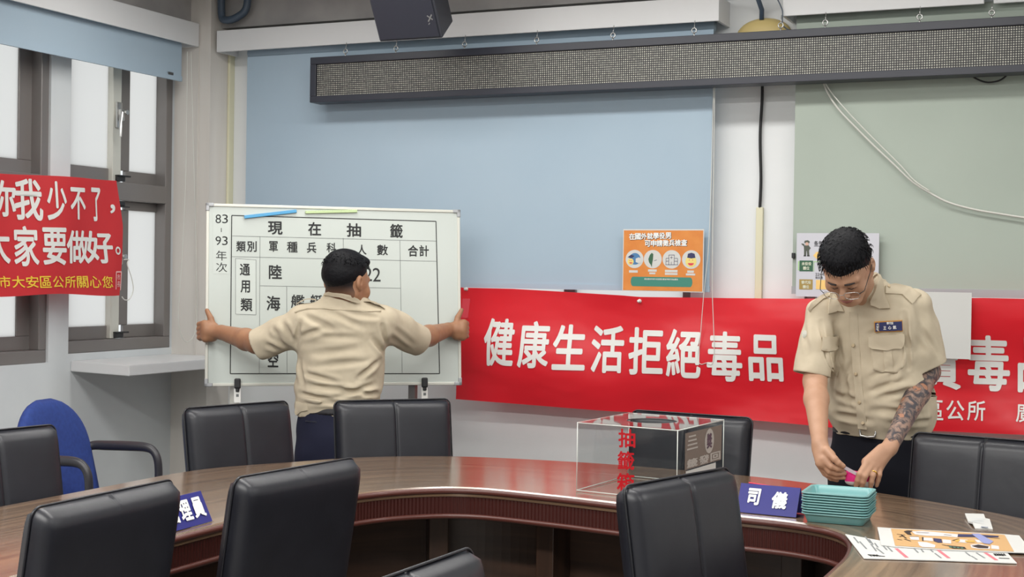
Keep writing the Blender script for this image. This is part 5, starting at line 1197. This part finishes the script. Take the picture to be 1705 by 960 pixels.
shirt.mod(ripple(18, 25, 110, .009, (1, 1, .7)))
def cuff(F, c, d, r, dep=.02):
    d = d/np.linalg.norm(d)
    def g(P): q = P-c; return np.where(np.linalg.norm(q, axis=1) < .100, q @ d, -1.)
    F.cut(g, .003); F.sub(rcone(c-d*dep, c+d*.05, r-.004, r), .003)
cuff(shirt, cuR, T(1343, 648, 4.89)-T(1352, 600, 4.90), .052); cuff(shirt, cuL, T(1566, 664, 4.95)-T(1544, 608, 4.945), .058)
nk = neck1-neck0; nk /= np.linalg.norm(nk); cc = T(1430, 473, 4.86)
shirt.sub(rcone(T(1439, 488, 4.925), T(1430, 452, 4.87), .046, .060), .004)
fr_ = T(1412, 500, 4.74); shirt.sub(rcone(T(1424, 496, 4.83), T(1418, 517, 4.845), .026, .005), .004)
shirto = field_obj('shirt', shirt, (-1.32, 4.6, .82), (-.5, 5.4, 1.62), .0036, M['khaki'], pB)
shbo = lambda P: np.minimum(shirt(P), bodyB(P))
k2 = lambda pts: [(x/3.2+1300, y/3.2+360) for x, y in pts]
SK = M['khaki_trim']
patch('collar', k2([(503, 305), (525, 325), (548, 400), (584, 490), (525, 492), (478, 466), (470, 440), (492, 390)]), shbo, SK, pB, .012, .006)
patch('collar', k2([(262, 425), (290, 418), (325, 470), (345, 508), (300, 505), (248, 522), (250, 480)]), shirt, SK, pB, .012, .006)
pk = patch('pocket', k2([(478, 690), (650, 688), (656, 800), (620, 836), (540, 832), (492, 812)]), shirt, SK, pB, .003, .004, puff=.003)
patch('pocket_pleat', k2([(548, 706), (592, 704), (600, 826), (556, 828)]), shirt, SK, pk, .0095, .002)
patch('pocket_flap', k2([(470, 634), (654, 626), (656, 684), (642, 698), (570, 710), (490, 702), (472, 690)]), shirt, SK, pk, .0115, .004)
pk = patch('pocket', k2([(228, 700), (308, 690), (326, 800), (302, 852), (275, 838), (240, 765)]), shirt, SK, pB, .003, .004, puff=.003)
patch('pocket_pleat', k2([(250, 722), (272, 718), (290, 830), (272, 834)]), shirt, SK, pk, .0095, .002)
patch('pocket_flap', k2([(222, 642), (312, 640), (308, 692), (272, 714), (232, 724), (214, 714)]), shirt, SK, pk, .0115, .004)
patch('placket', [(1415, 519), (1428, 521), (1432, 580), (1436, 640), (1443, 700), (1444, 714), (1429, 712), (1423, 640), (1418, 580)], shirt, SK, pB, .004, .004)
def button(px, py, m=None, r=.006): 
    p = march(shirt, [(px, py)])[0]; n_ = normals(shirt, p[None])[0]; bm = bmesh.new(); lathe(bm, [(r, -.004), (r, .0), (r*.8, .002), (r*.5, .0014)], (0, 0, 0), 16)
    q = Vector(n_).to_track_quat('Z', 'Y').to_matrix().to_4x4(); bmesh.ops.transform(bm, matrix=Matrix.Translation(Vector(p+n_*.009)) @ q, verts=bm.verts); obj('button', bm, m or M['button'], pB, True, world=True)
for a in ((1421.5, 574), (1427, 622), (1433, 669), (1438, 705), (1477.5, 571), (1374.5, 579), (1478.5, 478.5)): button(*a)
patch('epaulette', k2([(556, 372), (600, 366), (690, 386), (748, 424), (692, 470), (640, 422), (558, 412)]), shirt, SK, pB, .009, .006)
patch('epaulette', k2([(152, 500), (168, 468), (215, 432), (272, 410), (286, 424), (226, 448), (178, 490), (160, 512)]), shirt, SK, pB, .009, .006)
bd = patch('name_badge', k2([(499, 560), (646, 552), (650, 612), (502, 617)]), shirt, mat('gold_thread', (196, 140, 60), .6), pB, .0055, .004)
patch('badge_field', k2([(506, 566), (524, 565), (525, 610), (507, 611)]), shirt, mat('badge_navy', (38, 44, 92), .6), bd, .0100, .002)
patch('badge_field', k2([(527, 565), (641, 558), (644, 607), (528, 610)]), shirt, M['badge_navy'] if 'badge_navy' in M else bpy.data.materials['badge_navy'], bd, .0100, .002)
P4 = march(shirt, k2([(499, 617), (650, 612), (646, 552), (499, 560)])); o_ = P4[0]; ub_ = P4[1]-P4[0]; n_ = normals(shirt, P4.mean(0)[None])[0]; ub_ -= n_*(ub_ @ n_); vb_ = np.cross(n_, ub_); vb_ *= np.sign(vb_[2]); 
plN = Plane(P4.mean(0), ub_, vb_); plN.bend = lambda u, v: -float(shirt((plN.o+plN.u*u+plN.v*v)[None])[0])+.0125; pr = Print(plN, .0)
for ch, a, b, c, d in (('替', 562, 560, 574, 574), ('代', 574, 560, 586, 574), ('役', 586, 560, 598, 574), ('王', 545, 584, 560, 602), ('心', 570, 582, 587, 600), ('凱', 596, 580, 614, 599)): (x0, y0), (x1, y1) = k2([(a, b), (c, d)]); pr.cpix(ch, x0, y0, x1, y1, .03)
for k, ch in enumerate('大安區'): (x0, y0), (x1, y1) = k2([(508, 568+14*k), (522, 581+14*k)]); pr.cpix(ch, x0, y0, x1, y1, .03)
pr.build('badge_text', M['text_white'], bd)
patch('sleeve_emblem', k2([(118, 632), (122, 615), (132, 608), (141, 616), (142, 632), (134, 648), (124, 650)]), shirt, mat('emblem_white', (206, 206, 196), .6), pB, .005, .004)
patch('emblem_centre', k2([(123, 632), (126, 622), (133, 620), (137, 628), (133, 638), (126, 640)]), shirt, mat('emblem_green', (60, 128, 96), .6), pB, .0095, .002)
# trousers, belt, shoes
TS = [sec(700, 1469, 5.02, .165, .118), sec(716, 1469, 5.02, .170, .122), sec(750, 1471, 5.03, .180, .128), sec(800, 1472, 5.04, .186, .132), sec(826, 1472, 5.04, .180, .125)]
tro = Field().u(loft(TS, fB, 2.4), 0)
ftB = T(1472, 820, 5.04)
for s in (-1, 1):
    hp = np.array([ftB[0]+s*lB[0]*.095, ftB[1]+s*lB[1]*.095, .78]); kn = np.array([hp[0]+s*lB[0]*.01+fB[0]*.02, hp[1]+s*lB[1]*.01+fB[1]*.02, .45]); an = np.array([hp[0]+s*lB[0]*.015, hp[1]+s*lB[1]*.015, .07])
    tro.u(rcone(hp, kn, .098, .075), .04); tro.u(rcone(kn, an, .075, .062), .02)
    sh_ = Field().u(rcone((an[0]-fB[0]*.06, an[1]-fB[1]*.06, .045), (an[0]+fB[0]*.16, an[1]+fB[1]*.16, .036), .042, .038), .02).u(ball((an[0], an[1], .08), .045), .03).cut(half((0, 0, 0), (0, 0, -1)))
    field_obj('shoe', sh_, (an[0]-.3, an[1]-.3, -.02), (an[0]+.3, an[1]+.3, .16), .008, M['black_plastic'], pB)
tro.mod(ripple(12, 12, 45, .005)); tro.cut(half((0, 0, .05), (0, 0, -1)))
field_obj('trousers', tro, (-1.25, 4.7, 0), (-.5, 5.5, 1.05), .007, mat('black_navy_cloth', (24, 25, 33), .85, spec=.2), pB)
beltF = Field().u(loft([(r[0], r[1], r[2], r[3]+.004, r[4]+.004) for r in TS[:2]]+[(TS[1][0]-.012, TS[1][1], TS[1][2], TS[1][3]+.004, TS[1][4]+.004)], fB, 2.4), 0)
field_obj('belt', beltF, (-1.2, 4.8, .85), (-.5, 5.4, 1.05), .006, M['belt'], pB)
p = march(tro, [(1447, 719)])[0]; n_ = normals(tro, p[None])[0]; bm = bmesh.new(); q = Vector(n_).to_track_quat('Y', 'Z').to_matrix().to_4x4()
tube(bm, [(x, 0, z) for x, z in ((-.026, -.014), (0, -.017), (.026, -.014), (.028, 0), (.026, .014), (0, .017), (-.026, .014), (-.028, 0))], .004, 8, closed=True); bmesh.ops.transform(bm, matrix=Matrix.Translation(Vector(p+n_*.014)) @ q, verts=bm.verts); obj('belt_buckle', bm, M['chrome'], pB, True, world=True)
# hair, brows, lips, glasses, ring
def bounds(H, r=.17): return H.o-r, H.o+r
field_obj('hair', hair_field(HB, .014, .056, .55, .0016, .0012), *bounds(HB), .0024, M['hair'], pB); hair_strands(HB, .014, .056, .55, pB, 640, .05, .017)
fd = Field().u(lambda P: ellip((0, .012, .032), (.0806, .0985, .087))(P), 0).cut(lambda P: (-.018-P[:, 2]-P[:, 1]*.45), .01).cut(lambda P: -.005-P[:, 1]-(P[:, 2])*.3, .008)
field_obj('hair_fade', HB.wrap(fd), *bounds(HB), .003, M['fade'], pB, 'close cropped hair at the temples and sides')
def htube(name, pts, r, m, parent, H, n=8, closed=False):
    bm = bmesh.new(); tube(bm, [H.w(p) for p in pts], r, n, closed); return obj(name, bm, m, parent, True, world=True)
for s in (-1, 1): htube('eyebrow', [(s*.014, -.0965, .0265), (s*.030, -.0955, .0285), (s*.046, -.084, .0225)], [.0028, .0034, .002], M['brow'], pB, HB); htube('eyelid_line', [(s*.017, -.0885, -.003), (s*.030, -.0905, -.006), (s*.044, -.083, -.002)], [.001, .0014, .001], M['brow'], pB, HB)
htube('lips', [(-.022, -.094, -.0622), (-.008, -.1015, -.0625), (0, -.1020, -.0635), (.008, -.1015, -.0625), (.022, -.094, -.0622)], [.002, .004, .0042, .004, .002], M['lip'], pB, HB)
htube('lips', [(-.018, -.094, -.069), (0, -.0995, -.071), (.018, -.094, -.069)], [.002, .0046, .002], M['lip'], pB, HB)
g = []
for s in (-1, 1):
    L_ = []
    for k in range(24):
        a = 2*PI*k/24; c_, s_2 = math.cos(a), math.sin(a); x = s*(.0355+.026*math.copysign(abs(c_)**.7, c_)); z = -.008+.019*math.copysign(abs(s_2)**.7, s_2); L_.append((x, -.117+.30*max(0, abs(x)-.03)**1.0*.6, z))
    gl = htube('glasses_rim', L_, .0011, M['gold'] if s == 9 else M['chrome'], None, HB, 6, True); g.append(gl)
gp = thing('glasses', '', '', tuple(HB.w((0, -.117, -.01))))
for q in ('label', 'category'):
    if q in gp: del gp[q]
gp.parent = pB; gp.matrix_parent_inverse = local_of(pB).inverted()
for gl in g: gl.parent = gp; gl.matrix_parent_inverse = local_of(gp).inverted()
htube('bridge', [(-.011, -.117, -.004), (0, -.120, .0), (.011, -.117, -.004)], .0012, M['chrome'], gp, HB, 6)
for s in (-1, 1): htube('temple_arm', [(s*.0615, -.112, .0), (s*.076, -.098, .0), (s*.084, -.03, .006), (s*.086, .012, .012), (s*.085, .028, -.006)], .0013, M['black_plastic'], gp, HB, 6)
d_ = (T(1453, 791, 4.60)-T(1458, 776, 4.62)); d_ /= np.linalg.norm(d_); c_ = T(1454.4, 787, 4.606); e1 = np.cross(d_, [0, 1, 0]); e1 /= np.linalg.norm(e1); e2 = np.cross(d_, e1)
bm = bmesh.new(); tube(bm, [c_+(e1*math.cos(2*PI*k/24)+e2*math.sin(2*PI*k/24))*.0118 for k in range(24)], .0022, 8, closed=True); obj('ring', bm, M['gold'], pB, True, world=True, label='gold finger ring')
# what he holds: a pink and white pouch and a clear slip
po = Field().u(rcone(T(1418, 797, 4.625), T(1446, 802, 4.632), .021, .020), .0).u(rcone(T(1415, 788, 4.62), T(1428, 793, 4.625), .014, .019), .012).u(rcone(T(1412, 800, 4.62), T(1414, 788, 4.615), .010, .008), .008)
po.mod(ripple(10, 60, 160, .0022)); po.cut(half((0, 0, TZ+.003), (0, 0, -1)))
zc = T(1420, 800.5, 4.62)[2]
o = field_obj('cloth_pouch', po, (-1.15, 4.5, .74), (-.7, 4.9, .88), .0022, [M['pink'], M['paper']], None, matfn=lambda c: (c[:, 2] < zc+.1*(c[:, 0]-c[:, 0].mean())*0).astype(int)); tag(o, 'pink and white cloth pouch under the fingers of the man with glasses', 'pouch')
a, b = T(1403, 776, 4.572), T(1427, 789, 4.60); d = (b-a); d /= np.linalg.norm(d); nn = np.cross(d, np.array(ray(1415, 780))); nn /= np.linalg.norm(nn)
bm = bmesh.new(); q = np.cross(nn, d); c = (a+b)/2; box(bm, tuple(c), (np.linalg.norm(b-a), .0012, .011), Matrix((Vector(d), Vector(q), Vector(nn))).transposed(), .0004); tag(obj('paper_slip', bm, mat('translucent_slip', (206, 196, 206), .3)), 'narrow pale slip pinched between thumb and finger above the pink pouch', 'slip')

# ------------------------------------------------------------------ man on the left, back to us, arms spread to the board's edges
fA = np.array([-.48, .877]); lA = np.array([-.877, -.48])
pA = thing('person', 'man in khaki uniform shirt seen from behind gripping both whiteboard edges', 'person', (*T(567, 700, 6.02)[:2], 0))
a_ = math.radians(38); fh = math.cos(a_)*fA+math.sin(a_)*np.array([.877, .48])
HA = Head(T(576, 470.5, 5.98), fh, math.radians(8), 0, 1.09)
shl, shr = T(503, 537, 6.0), T(642, 535, 6.02); ell, elr = T(428, 570, 6.06), T(700, 563, 6.25)
fA3 = np.array([fA[0], fA[1], 0]); EL = plW.at(0, plW.uv(341, 550)[1], 0); ER = plW.at(BW, plW.uv(765, 548)[1], 0)
tl_ = float((RC @ (EL-EYEV))[2]); tr_ = float((RC @ (ER-EYEV))[2])
wrl, wrr = T(369, 553, tl_-.055), T(746, 548.5, tr_-.06)
body = Field().u(head_field(HA), 0).u(rcone(T(578, 505, 6.015), T(576, 476, 5.985), .074, .070), .03)
body.u(rcone(T(570, 530, 6.02), T(567, 660, 6.03), .075, .075), .03)
for s in (shl, shr): body.u(rcone(s, T(570, 525, 6.02), .04, .07), .03)
for sh, el, wr in ((shl, ell, wrl), (shr, elr, wrr)):
    body.u(rcone(sh, el, .046, .046), .02); m_ = el+(wr-el)*.3; body.u(rcone(el, m_, .046, .047), .02); body.u(rcone(m_, wr, .047, .032), .015)
def grip(F, E, tE, sgn, xs):
    """a fist closed round the board's edge, thumb up along its face; sgn -1 = left edge"""
    out = -ub if sgn < 0 else ub; n_ = plW.n; up = vb; ww = wrl if sgn < 0 else wrr
    c = E+n_*.040+out*(-.012)
    palm = [rcone(ww, c-up*.006, .030, .031), rcone(c+up*.020+out*.012, c-up*.034+out*.010, .024, .022), rcone(c+up*.012-out*.022, c-up*.030-out*.018, .023, .022)]
    fs = []
    for k, (zz_, r) in enumerate(((.030, .0118), (.010, .0122), (-.010, .0116), (-.029, .0104))):
        p0 = c+up*zz_*1.0+out*.020+n_*.002; p1 = E+up*(zz_-.003)+out*.026+n_*.008; p2 = E+up*(zz_-.005)+out*.019-n_*.036; p3 = E+up*(zz_-.006)-out*.016-n_*.040
        fs.append(([p0, p1, p2, p3], [r*1.15, r*1.05, r*.95, r*.8]))
    q0 = c+up*.022-out*.016; q1 = c+up*.052-out*.010-n_*.006; q2 = E+up*.088+out*(-.006 if sgn < 0 else .0)+n_*.020; 
    fs.append(([q0, q1, q2], [.018, .0135, .0098]))
    hand(F, palm, fs, .004, .014)
grip(body, EL, tl_, -1, 0); grip(body, ER, tr_, 1, 0); bodyA = body
field_obj('body', body, np.minimum(EL, ER)-[.15, .45, .55], np.maximum(EL, ER)+[.15, .15, .62], .003, M['skin_a'], pA)
def secA(y, xc, t, rx, ry): return sec(y, xc, t, rx, ry)
S = [secA(482, 575, 6.01, .066, .064), secA(497, 574, 6.01, .100, .078), secA(510, 571, 6.015, .150, .098), secA(530, 569, 6.02, .186, .118), secA(560, 567, 6.03, .190, .128), secA(610, 567, 6.03, .186, .128), secA(645, 565, 6.03, .184, .130), secA(664, 563, 6.03, .180, .130), secA(676, 562, 6.03, .176, .124), secA(690, 562, 6.03, .168, .12)]
shirt = Field().u(loft(S, fA, 2.5), 0)
cul, cur = T(430, 574, 6.06), T(698, 567, 6.225)
shirt.u(rcone(T(508, 538, 6.01), cul+(cul-shl)*.12, .078, .070), .045); shirt.u(rcone(T(638, 537, 6.03), cur+(cur-shr)*.12, .078, .066), .045)
shirt.u(rcone(T(578, 508, 6.02), T(577, 501, 6.005), .090, .083), .02)
base_ = Field(); base_.ops = list(shirt.ops)
for r in ((505, 525, 560, 550, .013, .008), (540, 515, 605, 545, .011, .007), (500, 560, 545, 545, .012, .008), (510, 590, 600, 580, .013, .006), (520, 610, 620, 600, .012, .006), (505, 620, 570, 640, .011, .009), (515, 640, 610, 655, .011, .011), (500, 655, 560, 668, .010, .012), (560, 660, 625, 640, .011, .010), (595, 630, 630, 600, .011, .009), (600, 655, 632, 655, .010, .009), (620, 560, 638, 590, .011, .008), (497, 600, 505, 640, .011, .008), (655, 545, 690, 575, .011, .006), (650, 560, 680, 582, .011, .006), (450, 560, 480, 580, .011, .007), (440, 572, 480, 588, .011, .007), (470, 535, 490, 570, .012, .008), (500, 535, 492, 575, .010, .010), (636, 535, 642, 572, .010, .010), (455, 545, 470, 575, .010, .006), (530, 560, 600, 562, .011, .004), (570, 520, 640, 530, .011, .005), (510, 670, 600, 672, .008, .008)): shirt.mod(fold(base_, *r, 5.2))
shirt.mod(ripple(18, 22, 100, .009, (.8, .8, 1)))
cuff(shirt, cul, cul-T(500, 542, 6.0), .064); cuff(shirt, cur, cur-T(642, 540, 6.02), .060)
shirt.sub(rcone(T(578, 509, 6.015), T(575, 455, 5.97), .060, .074), .004)
field_obj('shirt', shirt, np.minimum(EL, ER)-[.1, .5, .45], np.maximum(EL, ER)+[.1, .1, .4], .0038, M['khaki'], pA)
k4 = lambda pts: [(x/5.648+470, y/5.648+400) for x, y in pts]
patch('collar', k4([(412, 492), (440, 482), (560, 492), (655, 515), (722, 556), (716, 590), (640, 560), (540, 528), (425, 520), (395, 522)]), lambda P: np.minimum(shirt(P), bodyA(P)), SK, pA, .007, .006, t0=5.2)
patch('yoke_seam', k4([(118, 672), (240, 642), (400, 636), (560, 650), (740, 662), (930, 660), (930, 668), (740, 671), (560, 659), (400, 645), (240, 651), (120, 681)]), shirt, SK, pA, .0035, .004, t0=5.2)
patch('shirt_tail', [(494, 668), (512, 672), (514, 682), (504, 684), (494, 691), (492, 686)], shirt, SK, pA, .005, .004, t0=5.2)
def loop_strap(a, b, rise, wd=.030):
    """an epaulette standing up off the shoulder"""
    A_ = march(shirt, [a], 5.2)[0]; B_ = march(shirt, [b], 5.2)[0]; bm = bmesh.new(); L1 = []; d = fA
    for k in range(11):
        t_ = k/10; p = A_+(B_-A_)*t_+np.array([0, 0, rise*math.sin(PI*t_)+.004]); L1.append([bm.verts.new(p+np.array([*(d*s*wd), dz])) for s, dz in ((-.1, 0), (1., 0), (1., .004), (-.1, .004))])
    for A, B in zip(L1, L1[1:]):
        for k in range(4): bm.faces.new((A[k], A[(k+1) % 4], B[(k+1) % 4], B[k]))
    bm.faces.new(L1[0][::-1]); bm.faces.new(L1[-1]); autosmooth(obj('epaulette', bm, M['khaki_trim'], pA, world=True))
loop_strap((493, 508.5), (526, 501.5), .012); loop_strap((606, 503.5), (641, 516), .012)
TS = [secA(664, 563, 6.03, .160, .115), secA(684, 563, 6.03, .168, .122), secA(720, 566, 6.03, .182, .135), secA(775, 568, 6.03, .186, .138), secA(800, 568, 6.03, .180, .13)]
tro = Field().u(loft(TS, fA, 2.4), 0); ftA = T(568, 790, 6.03)
for s in (-1, 1):
    hp = np.array([ftA[0]+s*lA[0]*.095, ftA[1]+s*lA[1]*.095, .66]); kn = np.array([hp[0]+s*lA[0]*.012+fA[0]*.03, hp[1]+s*lA[1]*.012+fA[1]*.03, .42]); an = np.array([hp[0]+s*lA[0]*.02, hp[1]+s*lA[1]*.02, .07])
    tro.u(rcone(hp, kn, .098, .078), .04); tro.u(rcone(kn, an, .078, .064), .02)
    sh_ = Field().u(rcone((an[0]-fA[0]*.06, an[1]-fA[1]*.06, .045), (an[0]+fA[0]*.16, an[1]+fA[1]*.16, .036), .042, .038), .02).u(ball((an[0], an[1], .08), .045), .03).cut(half((0, 0, 0), (0, 0, -1)))
    field_obj('shoe', sh_, (an[0]-.3, an[1]-.3, -.02), (an[0]+.3, an[1]+.3, .16), .008, M['black_plastic'], pA)
tro.mod(ripple(14, 16, 55, .006)); tro.cut(half((0, 0, .05), (0, 0, -1)))
c0 = T(567, 700, 6.02)
field_obj('trousers', tro, (c0[0]-.35, c0[1]-.35, 0), (c0[0]+.35, c0[1]+.35, 1.0), .006, M['navy'], pA)
beltF = Field().u(loft([(r[0], r[1], r[2], r[3]+.005, r[4]+.005) for r in TS[:2]]+[(TS[1][0]-.008, TS[1][1], TS[1][2], TS[1][3]+.005, TS[1][4]+.005)], fA, 2.4), 0)
field_obj('belt', beltF, (c0[0]-.35, c0[1]-.35, .8), (c0[0]+.35, c0[1]+.35, 1.0), .006, M['belt'], pA)
patch('hip_pocket', [(509, 699), (528, 701), (528, 703.5), (509, 701.5)], tro, mat('pocket_edge', (24, 26, 42), .8), pA, .003, .003, t0=5.2)
hA = hair_field(HA, .012, .060, .50, .0014, .001); fA_ = HA.wrap(ellip((0, -.064, .092), (.050, .030, .022))); field_obj('hair', lambda P: smin(hA(P), fA_(P), .03), *bounds(HA), .0026, M['hair'], pA); hair_strands(HA, .012, .060, .50, pA, 420, .06, .008)
def nape(P):
    q = HA.l(P); return np.maximum.reduce([bodyA(P)-.0016, .036-q[:, 1]+.25*np.minimum(q[:, 2]+.01, 0), q[:, 2]-.06, -.105-q[:, 2]])
field_obj('hair_fade', nape, *bounds(HA), .003, fade_mat('nape_fade', (146, 107, 83), HA.o[2]-.085, HA.o[2]-.010), pA, 'close cropped hair on the back of the head')
